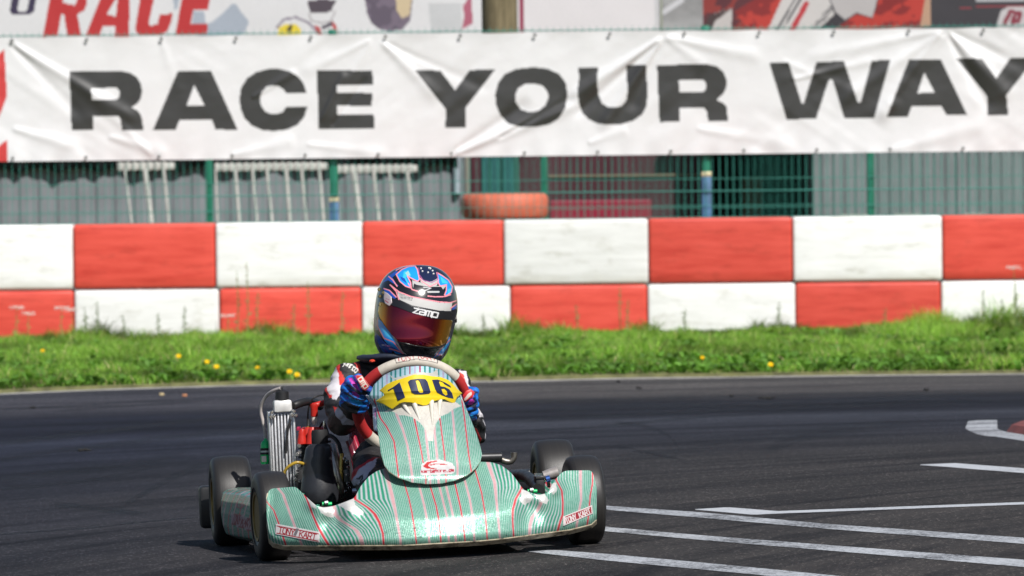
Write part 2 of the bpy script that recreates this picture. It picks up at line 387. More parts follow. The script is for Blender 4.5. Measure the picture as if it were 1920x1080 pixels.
strip('road_marking', zr([(-370, 872), (-250, 866), (0, 885), (300, 912), (700, 950), (1050, 985), (1700, 1052)]), zr([(-370, 874), (-250, 888), (0, 916), (300, 944), (700, 982), (1050, 1020), (1700, 1090)]), LPW)
strip('road_marking', zr([(402, 678), (550, 669), (660, 677), (780, 687), (1920, 645), (2300, 630)]), zr([(402, 680), (550, 693), (670, 704), (790, 698), (1920, 656), (2300, 642)]), LP)
strip('road_marking', zr([(1440, 472), (1600, 465), (1920, 489), (2300, 518)]), zr([(1440, 474), (1560, 482), (1700, 494), (1920, 511), (2300, 545)]), LP)
ZK = (1780, 760, 7.714)
strip('kerb_marking', T([(232, 335), (270, 235), (400, 222), (690, 216)], *ZK), T([(300, 378), (420, 425), (560, 450), (700, 455)], *ZK), LPW)
strip('kerb_marking', T([(690, 345), (800, 385), (1080, 432), (1500, 500)], *ZK), T([(690, 462), (850, 485), (1080, 522), (1500, 600)], *ZK), LPW, z=.0019)
kb = T([(820, 388), (1000, 320), (1300, 260), (1700, 330), (1500, 480), (1080, 425)], *ZK); kp = G(kb[:, 0], kb[:, 1]); kc = kp.mean(0)
V = list(kp) + [kc + (q - kc) * .8 + np.array([0, 0, .03]) for q in kp]; n = len(kp)
o = MB().add(V, [(i, (i + 1) % n, n + (i + 1) % n, n + i) for i in range(n)] + [tuple(n + i for i in range(n))]).build('kerb', mat('kerb_red', (.17, .045, .04), .8, var=.35, vs=6.), None, False); tag(o, kind='structure')
# ---- rubber laid down by tyres, and a seam in the asphalt
def skidmat():
    mt = bpy.data.materials.new('laid_rubber'); nt, bs = nodes(mt); v = texco(nt); at = nt.nodes.new('ShaderNodeAttribute'); at.attribute_name = 'Col'
    bs.inputs['Base Color'].default_value = (.012, .012, .014, 1); bs.inputs['Roughness'].default_value = .6
    tr = nt.nodes.new('ShaderNodeBsdfTransparent'); mx = nt.nodes.new('ShaderNodeMixShader'); cs = nt.nodes.new('ShaderNodeSeparateColor'); lk(nt, at.outputs['Color'], cs.inputs[0])
    n = ramp(nt, noise(nt, v, 5, 6, .7), [(.3, (.15,) * 3), (.65, (1,) * 3)]); lk(nt, math_(nt, 'MULTIPLY', cs.outputs[0], n), mx.inputs[0]); lk(nt, tr.outputs[0], mx.inputs[1]); lk(nt, bs.outputs[0], mx.inputs[2]); lk(nt, mx.outputs[0], nt.nodes['Material Output'].inputs[0]); return mt
SKM = skidmat()
def skid(pts, wd, al, name='rubber_mark', z=.0008):
    q = spline(np.array(pts, float), 16); n = len(q); ts = np.linspace(0, 1, n); fade = smooth(0, .18, ts) * (1 - smooth(.75, 1, ts)); ws = np.linspace(-1, 1, 9); A = []; C = []
    for w_ in ws: g = G(q[:, 0], q[:, 1] + w_ * wd / 2); g[:, 2] += z; A.append(g); C.append(np.repeat((al * fade * (1 - abs(w_) ** 1.6))[:, None], 3, 1))
    tag(grid(name, np.array(A), SKM, None, np.array(C)), kind='structure')
for pts, wd, al in (([(215, 958), (262, 930), (312, 902), (350, 884), (400, 868), (470, 858)], 15, .55), ([(90, 946), (150, 950), (215, 958), (290, 966)], 14, .75), ([(-60, 838), (120, 818), (330, 793), (560, 775)], 13, .6), ([(-60, 870), (150, 842), (400, 812), (620, 800)], 16, .45), ([(-60, 905), (180, 880), (370, 850)], 20, .35), ([(-40, 920), (140, 905), (330, 868)], 9, .4), ([(-60, 772), (150, 760), (420, 745), (560, 742)], 6, .45), ([(90, 772), (260, 760), (400, 752)], 5, .5),
        ([(900, 772), (1150, 764), (1450, 756), (1750, 746), (2000, 742)], 16, .7), ([(900, 792), (1150, 780), (1400, 768), (1700, 756), (2000, 752)], 11, .6), ([(900, 752), (1200, 747), (1600, 738), (2000, 730)], 10, .5), ([(920, 812), (1120, 800), (1320, 782), (1560, 770)], 8, .5), ([(1300, 868), (1240, 855), (1180, 842), (1130, 836)], 9, .45), ([(1140, 790), (1210, 800), (1250, 815), (1275, 840)], 10, .4), ([(1420, 850), (1500, 822), (1620, 800), (1800, 790)], 22, .3), ([(1100, 880), (1260, 846), (1480, 812), (1700, 800)], 30, .28), ([(910, 740), (1300, 731), (1700, 723)], 6, .35)): skid(pts, wd, al)
skid([(-60, 1006), (60, 998), (170, 990), (260, 980), (350, 972), (420, 968)], 3.2, 1., 'asphalt_seam')
# ---- turf blades: nobody could count them
def make_grass():
    n = 390000; x = np.where(RNG.random(n) < .80, RNG.uniform(-4.5, 4.7, n), RNG.uniform(-8, 8.2, n)); u = RNG.random(n); ye = edgeY(x) + .1; y = ye + u * (47.98 - ye)
    cl = fbm(x * 1.1, y * .55, 5); cl2 = fbm(x * 5, y * 2.5, 21); near = smooth(.9, 1, u); lip = 1 - smooth(0, .05, u)
    bare = (fbm(x * 1.7 + 9, y * 1.2, 33) > .52) & (u < .14); k = ~(bare & (RNG.random(n) < .75)); x, y, u, cl, cl2, near, lip = (q[k] for q in (x, y, u, cl, cl2, near, lip)); n = len(x)
    h = (.012 + .075 * cl ** 1.5 + .095 * smooth(.45, .8, cl2) * cl) * RNG.uniform(.55, 1.35, n) * (1 - .5 * lip) + near * (.02 + .26 * np.maximum(0, fbm(x * 4.5, x * 0 + 3, 8) - .42)) * RNG.uniform(.4, 1.5, n) + near * .10 * smooth(2.6, 3.6, x) * RNG.uniform(.2, 1.2, n)
    wd = RNG.uniform(.0035, .0075, n); a = RNG.uniform(0, 2 * math.pi, n); b = RNG.uniform(0, 2 * math.pi, n); ln = h * RNG.uniform(.15, .85, n)
    base = np.stack([x, y, np.full(n, .02)], 1); side = np.stack([np.cos(a), np.sin(a), np.zeros(n)], 1) * wd[:, None] * .5
    lean = np.stack([np.cos(b), np.sin(b), np.zeros(n)], 1) * ln[:, None]; up = np.stack([np.zeros(n), np.zeros(n), h], 1)
    mid = base + up * .6 + lean * .3; tip = base + up + lean
    V = np.stack([base - side, base + side, mid - side * .8, mid + side * .8, tip], 1).reshape(-1, 3)
    i = (np.arange(n) * 5)[:, None]; Fc = np.concatenate([i + [0, 1, 3], i + [0, 3, 2], i + [2, 3, 4]])
    hue = np.clip(.5 * cl + .5 * RNG.random(n), 0, 1)[:, None]; dry = (RNG.random(n) < .07 + .12 * lip)[:, None]
    c = (1 - hue) * np.array([.046, .165, .016]) + hue * np.array([.33, .52, .075]); c = np.where(dry, np.array([.46, .40, .20]), c) * RNG.uniform(.6, 1.2, (n, 1)) * (.30 + 1.25 * smooth(.25, .75, .6 * cl2 + .4 * fbm(x * 2.2, y * .9, 61))[:, None])
    C5 = np.repeat(c, 5, 0)
    # low rosettes of broad leaves among the blades
    nr = 2600; rx = RNG.uniform(-4.3, 4.5, nr); ru = RNG.random(nr) ** 1.6; ry = edgeY(rx) + .13 + ru * (47.6 - edgeY(rx)); VV = []; FF = []; CC = []; q0 = len(V)
    for k in range(nr):
        nl = RNG.integers(5, 9); sc = RNG.uniform(.03, .085); col = np.array([.11, .24, .035]) * RNG.uniform(.6, 1.5)
        for j in range(nl):
            t = 2 * math.pi * j / nl + RNG.uniform(-.3, .3); d = np.array([math.cos(t), math.sin(t), 0]); s_ = np.array([-d[1], d[0], 0]) * sc * .22
            p = np.array([rx[k], ry[k], .022]); e = RNG.uniform(.35, 1.1)
            m1 = p + d * sc * .55 + np.array([0, 0, sc * e * .7]); m2 = p + d * sc + np.array([0, 0, sc * e * .8])
            b0 = q0 + len(VV); VV += [p, m1 - s_, m1 + s_, m2]; FF += [(b0, b0 + 1, b0 + 2), (b0 + 1, b0 + 3, b0 + 2)]; CC += [col * RNG.uniform(.85, 1.2)] * 4
    V = np.concatenate([V, VV]); Fc = np.concatenate([Fc, FF]); C5 = np.concatenate([C5, CC])
    mt = bpy.data.materials.new('grass_blades'); nt, bs = nodes(mt); at = nt.nodes.new('ShaderNodeAttribute'); at.attribute_name = 'Col'
    lk(nt, at.outputs['Color'], bs.inputs['Base Color']); bs.inputs['Roughness'].default_value = .5; bs.inputs['Specular IOR Level'].default_value = .35
    tr = nt.nodes.new('ShaderNodeBsdfTranslucent'); lk(nt, mixc(nt, 1., at.outputs['Color'], (1.25, 1.35, .7), 'MULTIPLY'), tr.inputs[0]); mx = nt.nodes.new('ShaderNodeMixShader'); mx.inputs[0].default_value = .38
    lk(nt, bs.outputs[0], mx.inputs[1]); lk(nt, tr.outputs[0], mx.inputs[2]); lk(nt, mx.outputs[0], nt.nodes['Material Output'].inputs[0])
    MATS['grass_blades'] = mt
    tag(mesh_np('grass', V, Fc, mt, None, C5, False), kind='stuff')
make_grass()
# ---- plastic barrier blocks, two courses
def blockmat(name, col, dark):
    mt = bpy.data.materials.new(name); nt, bs = nodes(mt); v = texco(nt); oi = nt.nodes.new('ShaderNodeObjectInfo')
    mp = nt.nodes.new('ShaderNodeMapping'); tc = nt.nodes.new('ShaderNodeTexCoord'); lk(nt, tc.outputs['Object'], mp.inputs[0]); mp.inputs['Scale'].default_value = (1.1, 1, 9)
    cb = nt.nodes.new('ShaderNodeCombineXYZ'); lk(nt, math_(nt, 'MULTIPLY', oi.outputs['Random'], 60.), cb.inputs[0]); lk(nt, cb.outputs[0], mp.inputs['Location'])
    st = ramp(nt, noise(nt, mp.outputs[0], 2.2, 6, .65), [(.34, dark), (.5, col), (.72, tuple(min(1, c * 1.1 + .012) for c in col))])
    mp2 = nt.nodes.new('ShaderNodeMapping'); lk(nt, tc.outputs['Object'], mp2.inputs[0]); lk(nt, cb.outputs[0], mp2.inputs['Location']); mp2.inputs['Scale'].default_value = (1, 1, 3)
    scuff = ramp(nt, noise(nt, mp2.outputs[0], 3.5, 7, .7), [(.54, (1, 1, 1)), (.68, (.72, .71, .66))])
    sx = nt.nodes.new('ShaderNodeSeparateXYZ'); lk(nt, tc.outputs['Object'], sx.inputs[0])
    dirt = ramp(nt, math_(nt, 'ADD', sx.outputs[2], math_(nt, 'MULTIPLY', noise(nt, mp2.outputs[0], 4, 5), .16)), [(-.0, (.70, .67, .58)), (.16, (1, 1, 1))])
    c = mixc(nt, 1., mixc(nt, .8, st, scuff, 'MULTIPLY'), dirt, 'MULTIPLY')
    hs = nt.nodes.new('ShaderNodeHueSaturation'); lk(nt, c, hs.inputs['Color']); lk(nt, math_(nt, 'ADD', .9, math_(nt, 'MULTIPLY', oi.outputs['Random'], .18)), hs.inputs['Value'])
    lk(nt, hs.outputs[0], bs.inputs['Base Color']); bs.inputs['Roughness'].default_value = .48; bump(nt, bs, noise(nt, v, 5, 4), .12, .02); return mt
BR = blockmat('barrier_red', (.66, .070, .046), (.56, .046, .030)); BW = blockmat('barrier_white', (.78, .78, .77), (.71, .71, .69))
BY = 48.0; zt, zm, zb = .840, .384, -.02
def block_mesh(w, h, d, name):
    bm = bmesh.new(); bmesh.ops.create_cube(bm, size=1)
    for v in bm.verts: v.co = Vector((v.co.x * w, v.co.y * d + d / 2, (v.co.z + .5) * h))
    bmesh.ops.bevel(bm, geom=list(bm.edges), offset=.022, segments=3, profile=.55, affect='EDGES')
    bmesh.ops.subdivide_edges(bm, edges=[e for e in bm.edges if e.calc_length() > .2], cuts=5, use_grid_fill=True)
    for v in bm.verts:                      # moulded faces sag a little
        if v.co.y < .02: v.co.y -= .006 * math.cos(math.pi * v.co.x / w) * math.sin(math.pi * v.co.z / h)
    me = bpy.data.meshes.new(name); bm.to_mesh(me); bm.free(); me.polygons.foreach_set('use_smooth', [True] * len(me.polygons)); return me
UP = [(-130, 138, 'w'), (138, 404.5, 'r'), (404.5, 680.5, 'w'), (680.5, 945, 'r'), (945, 1217, 'w'), (1217, 1487, 'r'), (1487, 1768, 'w'), (1768, 2040, 'r')]
LO = [(-130, 138.5, 'r'), (138.5, 411, 'w'), (411, 677.5, 'r'), (677.5, 957, 'w'), (957, 1213.5, 'r'), (1213.5, 1491.5, 'w'), (1491.5, 1764, 'r'), (1764, 2035, 'w')]
UL = ['white upper barrier block at the far left edge', 'red upper barrier block left of the first white full upper block', 'white upper barrier block with seed stalk before it, left of the helmet', 'red upper barrier block right behind the top of the helmet',
      'white upper barrier block right of the helmet, below the orange tyre', 'red upper barrier block below the blue taped fence post', 'scuffed white upper barrier block beneath the grey container at right', 'red upper barrier block at the far right edge']
LL = ['red lower barrier block at far left with white flowers before it', 'white lower barrier block behind grass, second lower one from the left', 'red lower barrier block with tall green weeds before it, left of helmet', 'white lower barrier block half hidden behind the visor of the helmet',
      'red lower barrier block first to the right of the helmet', 'white lower barrier block under the block below the blue taped post', 'red lower barrier block second from the right edge', 'white lower barrier block at the lower right with dark weeds before it']
for lst, z0, z1, labs, row in ((UP, zm + .004, zt, UL, 'upper'), (LO, zb, zm - .004, LL, 'lower')):
    for (a, b, c), lb in zip(lst, labs):
        xa, xb = pX(a, BY), pX(b, BY)
        o = link('barrier_block', block_mesh(xb - xa - .006, z1 - z0, .42, 'barrier_block')); o.data.materials.append(BW if c == 'w' else BR)
        o.location = ((xa + xb) / 2, BY + RNG.uniform(-.006, .006), z0); o.rotation_euler = (0, 0, RNG.uniform(-.006, .006))
        tag(o, lb, 'barrier block', 'checkered barrier blocks along the verge')
# ---- green wire fence directly behind the barrier
FY = 48.72; GRN = mat('fence_green', (.035, .24, .19), .45, var=.2, vs=4.); GRN2 = mat('post_green', (.012, .15, .09), .42, var=.2, vs=4.)
def wire_mesh(name, h, r): 
    b = MB().tube([(0, 0, 0), (0, 0, h)], r, 5); o = b.build(name, GRN); me = o.data; bpy.data.objects.remove(o); return me
fence = thing('wire_fence', 'green welded wire fence with white banner tied on, behind the checkered barrier', 'fence', (0, FY, 0))
wm = wire_mesh('wire', 2.17, .0021); k = 0
for i in range(-78, 82):
    o = link('wire', wm, fence); o.location = (i * .0506 + .012, 0, .03)
for py, r in ((362, .0042), (389, .002), (411, .0028)):
    z = pZ(py, FY); b = MB()
    for yy in (-.009, .009): b.tube([(-4.1, yy, z), (4.3, yy, z)], r, 5)
    b.build('rail_wire', GRN, fence)
for z in (2.175, 1.75, 1.55, .5, .2): MB().tube([(-4.1, -.008, z), (4.3, -.008, z)], .004, 5).build('rail_wire', GRN, fence)
for px in (-60, 628, 1327, 2010):
    x = pX(px, FY); p = MB().box((x - .03, .015, 0), (x + .03, .075, 2.2), .006).build('post', GRN2, fence)
    if px in (628, 1327):
        zt_ = pZ(375 if px == 628 else 335, FY)
        MB().box((x - .034, .006, .3), (x + .034, .081, zt_), .006).build('tape_wrap', mat('blue_tape', (.045, .12, .22), .5, var=.5, vs=12., scl=(1, 1, .5)), p)
        MB().box((x - .036, .004, zt_), (x + .036, .083, zt_ + .035), .006).build('clamp', mat('clamp_zinc', (.55, .5, .32), .5, .3), p)
# ---- rear fence
RFY = 52.6; rf = thing('wire_fence', 'second green wire fence farther back, between containers and front fence', 'fence', (0, RFY, 0))
wm2 = wire_mesh('wire', 1.6, .0016)
for i in range(-84, 88):
    if i * .0515 < pX(880, RFY): continue
    o = link('wire', wm2, rf); o.location = (i * .0515 - .003, 0, .3)
for z in (1.37, 1.12, .9, .55): MB().tube([(-4.4, 0, z), (4.6, 0, z)], .003, 5).build('rail_wire', GRN, rf)
for px in (395, 1022, 1635):
    x = pX(px, RFY); MB().box((x - .026, .01, 0), (x + .026, .062, 1.95), .006).build('post', GRN2, rf)
# ---- long printed banner on the front fence
def banner():
    Y = FY - .03; x = np.arange(-330, 2190, 1.5); y = np.arange(40, 312, 1.5)
    xs = np.linspace(pX(-330, Y), pX(2190, Y), 1560); zt_, zb_ = 2.165, 1.288; zs = np.linspace(zt_, zb_, 165)
    Xw, Zw = np.meshgrid(xs, zs)
    # photograph pixel of each point of the flat sheet (for the print and the folds)
    dz = Zw - CAM_H; fwd = Y * cp - dz * sp; upc = Y * sp + dz * cp
    uu = F_PX * Xw / fwd; vv = -F_PX * upc / fwd; px = 960 + uu * cr + vv * sr; py = 540 - uu * sr + vv * cr
    D = np.zeros(px.shape)
    def fold(a, b, amp, wd, tap=1.):
        nonlocal D
        ax, ay = a; bx, by = b; L = math.hypot(bx - ax, by - ay); t = np.clip(((px - ax) * (bx - ax) + (py - ay) * (by - ay)) / L / L, 0, 1)
        d = np.hypot(px - ax - t * (bx - ax), py - ay - t * (by - ay)); wv = wd * (.35 + .65 * t) if tap else wd
        D += amp * np.exp(-(d / wv) ** 2) * smooth(0, .08, t) * (1 - smooth(.85, 1, t))
    for a, b, am, wd in [((14, 76), (270, 235), .012, 15), ((14, 76), (160, 225), -.008, 14), ((700, 72), (560, 140), .006, 12), ((712, 74), (830, 190), .010, 16), ((700, 74), (600, 240), .005, 14), ((712, 74), (930, 175), -.005, 12),
        ((840, 293), (1100, 185), .020, 15), ((840, 293), (1000, 185), -.016, 13), ((930, 262), (1085, 178), -.014, 9), ((1245, 68), (1060, 190), .020, 13), ((1245, 68), (1070, 225), -.012, 10), ((1245, 68), (1120, 250), .016, 13), ((470, 185), (560, 130), .007, 9), ((600, 230), (650, 130), .008, 8), ((620, 240), (690, 140), -.006, 8), ((1480, 150), (1650, 110), .007, 10), ((1245, 68), (1180, 215), -.007, 12), ((1245, 68), (1330, 130), .006, 14), ((1245, 68), (1440, 110), .008, 15),
        ((1773, 55), (1640, 235), .024, 16), ((1773, 55), (1670, 200), -.018, 12), ((1773, 55), (1860, 215), -.012, 13), ((1773, 55), (1560, 200), .008, 16), ((1773, 55), (1900, 190), .014, 18), ((1773, 55), (1960, 140), -.008, 15), ((1773, 55), (1500, 110), .006, 14),
        ((1460, 110), (1640, 190), .004, 14), ((20, 240), (160, 280), .008, 14), ((200, 255), (320, 290), .007, 14), ((430, 292), (560, 262), .006, 14), ((570, 270), (740, 290), .006, 13), ((1300, 240), (1500, 275), .006, 16), ((1100, 270), (1180, 240), .006, 12),
        ((1660, 285), (1860, 230), .007, 18), ((300, 70), (340, 180), .003, 14), ((290, 296), (150, 160), .006, 14)]: fold(a, b, am, wd)
    D += .010 * (fbm(Xw * 2.2, Zw * 3, 41, 3) - .5) + .006 * (fbm(Xw * 5 - Zw * 4, Zw * 5 + Xw * 2, 45, 3) - .5) + .010 * np.abs(np.sin(math.pi * (px - 14) / 140)) * np.exp(-(zt_ - Zw) / .06) + .004 * np.sin(Xw * 30) * np.exp(-(Zw - zb_) / .07)
    ud = (Xw * .62 + (Zw - 1.7) * -.78); vd_ = (Xw * .78 + (Zw - 1.7) * .62); D += .013 * (fbm(ud * 9, vd_ * 1.3, 81, 2) - .5) * smooth(.42, .62, fbm(Xw * 1.6, Zw * 1.6, 85, 2)); ud2 = (Xw * .55 + (Zw - 1.7) * .83); vd2 = (Xw * .83 - (Zw - 1.7) * .55); D += .011 * (fbm(ud2 * 9, vd2 * 1.3, 87, 2) - .5) * smooth(.5, .68, fbm(Xw * 1.4 + 7, Zw * 1.5, 89, 2))
    Zd = Zw - .006 * np.abs(np.sin(math.pi * (px - 14) / 140)) * np.exp(-(zt_ - Zw) / .2)
    A = np.stack([Xw, Y - D * .95, Zd], -1)
    R1 = [T([(60, 145), (640, 135), (740, 155), (820, 205), (865, 280), (880, 370), (860, 460), (820, 510), (760, 545), (820, 580), (860, 620), (885, 700), (890, 805), (650, 805), (640, 690), (615, 650), (330, 645), (325, 805), (85, 805)], 120, 110, 6), T([(305, 335), (590, 325), (625, 360), (630, 400), (605, 455), (320, 465)], 120, 110, 6)]
    A1 = [T([(1280, 140), (1655, 135), (1955, 800), (1705, 800), (1665, 690), (1300, 690), (1255, 805), (1000, 805)], 120, 110, 6), T([(1465, 295), (1580, 525), (1380, 530)], 120, 110, 6)]
    C1 = [T([(870, 385), (840, 285), (780, 205), (680, 140), (540, 110), (420, 115), (300, 150), (200, 220), (130, 330), (115, 450), (125, 560), (170, 670), (250, 750), (370, 805), (500, 815), (640, 800), (760, 750), (840, 660), (880, 540), (640, 540), (600, 600), (540, 620), (470, 620), (400, 590), (355, 520), (345, 440), (370, 370), (420, 315), (490, 300), (560, 310), (610, 345), (635, 385)], 430, 110, 6)]
    E1 = [T([(985, 130), (1610, 130), (1615, 295), (1215, 300), (1210, 380), (1605, 385), (1605, 530), (1215, 530), (1215, 625), (1625, 625), (1635, 790), (1005, 790)], 430, 110, 6)]
    Y1 = [T([(45, 125), (335, 130), (500, 355), (665, 125), (950, 120), (620, 550), (620, 780), (390, 780), (395, 570)], 770, 110, 6)]
    O1 = [T([(1380, 95), (1540, 110), (1670, 170), (1745, 270), (1765, 400), (1740, 550), (1670, 670), (1560, 740), (1400, 770), (1240, 770), (1100, 730), (1010, 640), (960, 520), (950, 400), (985, 270), (1060, 170), (1190, 115)], 770, 110, 6), T([(1380, 280), (1480, 300), (1540, 370), (1550, 440), (1510, 530), (1430, 590), (1330, 600), (1240, 570), (1185, 490), (1175, 410), (1210, 330), (1290, 285)], 770, 110, 6)]
    U1 = [T([(85, 155), (310, 155), (295, 300), (315, 470), (350, 560), (420, 605), (500, 610), (575, 590), (625, 530), (640, 430), (625, 130), (850, 125), (865, 480), (850, 600), (800, 690), (700, 760), (560, 800), (420, 805), (300, 790), (200, 740), (130, 670), (90, 560), (75, 420), (95, 280)], 1070, 100, 6)]
    R2 = [T([(970, 130), (1540, 120), (1640, 145), (1720, 210), (1755, 300), (1750, 390), (1710, 460), (1650, 510), (1650, 530), (1720, 560), (1755, 600), (1770, 760), (1545, 765), (1535, 660), (1500, 610), (1225, 615), (1225, 770), (1000, 775)], 1070, 100, 6), T([(1215, 305), (1490, 295), (1520, 330), (1520, 400), (1495, 435), (1225, 440)], 1070, 100, 6)]
    W1 = [T([(95, 175), (375, 170), (560, 750), (590, 760), (775, 160), (1170, 150), (1370, 745), (1410, 745), (1570, 140), (1840, 130), (1605, 965), (1175, 975), (1010, 430), (980, 410), (950, 430), (770, 975), (345, 995)], 1430, 95, 7.68)]
    A2 = [T([(385, 120), (810, 110), (1165, 860), (890, 860), (815, 740), (420, 745), (370, 880), (85, 885)], 1650, 95, 7.11), T([(590, 290), (730, 560), (500, 565)], 1650, 95, 7.11)]
    Y2 = [T([(1010, 95), (1360, 105), (1550, 370), (1735, 95), (2080, 90), (1685, 590), (1710, 855), (1435, 860), (1430, 620), (1400, 570)], 1650, 95, 7.11)]
    ink = np.zeros(px.shape, bool)
    for L in (R1, A1, C1, E1, Y1, O1, U1, R2, W1, A2, Y2): ink |= inpoly(px, py, *L)
    red = inpoly(px, py, [(-60, 150), (8, 92), (13, 180), (-4, 225), (-60, 300)]) | inpoly(px, py, [(-40, 304), (13, 262), (14, 303)])
    c = paint(px, py, (.69, .69, .70), [(red, (.55, .03, .03)), (ink, (.020, .019, .018))])
    mt = vmat('banner_vinyl', .47, spec=1., var=.03, bmp=.03, bs_=40.)
    b = grid('banner', A, mt, None, c)
    tag(b, 'long white vinyl banner with bold black lettering tied to the wire fence', 'banner')
    em = MB().lathe((0, 0, 0), [(-.004, .005), (-.004, .012), (.0, .012), (.0, .005)], 'y', 12).build('eyelet', mat('eyelet_metal', (.25, .25, .24), .4, .8)); tm = em.data; bpy.data.objects.remove(em)
    for row, z, pxs in (('t', zt_ - .022, range(-266, 2190, 140)), ('b', zb_ + .022, range(-120, 2190, 137))):
        for q in pxs:
            e = link('eyelet', tm, b); e.location = (pX(q + 14 if row == 't' else q + 10, Y), Y - .022, z)
            u = MB().tube([(e.location[0], Y - .028, z), (e.location[0], Y + .02, z + (.022 if row == 't' else -.022))], .0026, 5).build('cable_tie', mat('tie_black', (.03, .03, .035), .5), b)
banner()
# ---- two printed hoardings behind, and the wooden pole between them
def hoarding(name, px0, px1, Y, z0, z1, colf, label, cell=1.6):
    xs = np.linspace(pX(px0, Y, 30), pX(px1, Y, 30), int((px1 - px0) / cell)); zs = np.linspace(z1, z0, int((z1 - z0) * 246 / cell / 1.6)); Xw, Zw = np.meshgrid(xs, zs)
    dz = Zw - CAM_H; fwd = Y * cp - dz * sp; upc = Y * sp + dz * cp; uu = F_PX * Xw / fwd; vv = -F_PX * upc / fwd; px = 960 + uu * cr + vv * sr; py = 540 - uu * sr + vv * cr
    A = np.stack([Xw, Y + .012 * (fbm(Xw * 2, Zw * 2, 7, 3) - .5), Zw], -1)
    o = grid(name, A, vmat('hoarding_print', .5, var=.05), None, colf(px, py)); solid(o, .006, 1.); return tag(o, label, 'banner')
def left_print(x, y):
    z = lambda p: T(p, 0, 0, 4.); q = lambda p: T(p, 480, 0, 3.84); ip = lambda *p: inpoly(x, y, *p); red = np.array([.42, .028, .03])
    Ra = ip(z([(320, 280), (390, -90), (660, -90), (650, 30), (635, 80), (580, 105), (610, 275), (505, 275), (480, 105), (460, 110), (430, 275)]), z([(470, 20), (560, 40), (575, 10), (590, -60), (490, -60)]))
    Aa = ip(z([(640, 275), (780, -80), (970, -80), (970, 275), (860, 275), (865, 195), (770, 200), (745, 275)]), z([(800, 105), (870, 125), (885, -30)]))
    Ca = ip(z([(1015, 210), (1062, -80), (1172, -80), (1115, 170), (1125, 190), (1180, 185), (1200, 110), (1295, 100), (1280, 180), (1250, 240), (1200, 265), (1050, 265), (1020, 240)]))
    Ea = ip(z([(1315, 265), (1375, -80), (1590, -80), (1560, 70), (1450, 75), (1430, 180), (1560, 180), (1550, 265)]))
    Oa = ip(z([(75, 80), (90, 108), (220, 112), (255, 85), (285, -80), (235, -80), (205, 75), (195, 85), (140, 85), (130, 70), (160, -80), (95, -80)]))
    gry = ip(z([(1290, -60), (1360, -60), (1330, 60), (1310, 80)])) | ip(z([(1450, 330), (1545, 180), (1590, 165), (1680, 90), (1740, 30), (1770, 30), (1810, 90), (1870, 165), (1830, 250), (1720, 330)])) | ip(z([(1440, 180), (1450, 80), (1530, 80), (1545, 180)]))
    vis = ip(q([(368, 10), (390, 90), (470, 97), (540, 82), (577, 5), (480, -10)])); yel = ip(q([(150, 280), (165, 200), (220, 170), (300, 180), (325, 215), (325, 280)])); rd2 = ip(q([(420, 180), (460, 195), (490, 290), (455, 290)])) | ip(q([(545, 150), (575, 175), (590, 240), (560, 235)]))
    ty = ip(q([(775, -60), (800, 100), (830, 165), (890, 212), (960, 226), (1050, 215), (1110, 150), (1135, -60)])); hub = ip(q([(1000, -60), (1130, -60), (1105, 110), (1050, 132), (1015, 80)]))
    mar = ip(q([(1490, 40), (1550, -40), (1560, 170), (1480, 215), (1500, 120)])); shade = ip(q([(1240, 20), (1480, 20), (1480, 300), (1270, 300)])); ln = polydist(x, y, q([(150, 200), (200, 140), (290, 125), (380, 165), (440, 230)])) < 2.2; dk = ip(q([(470, 190), (560, 150), (545, 185), (480, 215)]))
    blk = polydist(x, y, q([(225, 215), (255, 185), (240, 240)])) < 2; ch = polydist(x, y, q([(380, 95), (400, 150), (470, 165), (540, 150), (572, 80)])) < 1.5; tsh = ty & (fbm(x * .05, y * .05, 61) > .5)
    return paint(x, y, (.60, .60, .61), [(shade, (.48, .49, .50)), (gry, (.33, .37, .43)), (Oa, (.035, .025, .06)), (Ra | Aa | Ca | Ea, red), (ln, (.22, .19, .24)), (ch, (.35, .33, .34)), (vis, (.07, .055, .07)), (yel, (.66, .52, .04)), (blk, (.03, .02, .02)), (dk, (.06, .05, .07)), (rd2, (.42, .06, .06)), (ty, (.15, .12, .16)), (tsh, (.10, .08, .11)), (hub, (.52, .42, .27)), (mar, (.36, .10, .15))])
HY = 52.2
hoarding('hoarding', -330, 903, HY, 1.95, 2.95, left_print, 'pale printed hoarding with slanted red capitals above the banner at left')
hoarding('hoarding', 970, 1238, HY + .02, 1.95, 2.95, lambda x, y: paint(x, y, (.62, .60, .61), [((np.abs(x - 978) < 4), (.25, .03, .07)), ((x > 1228), (.5, .5, .51))]), 'plain white hoarding right of the wooden pole')
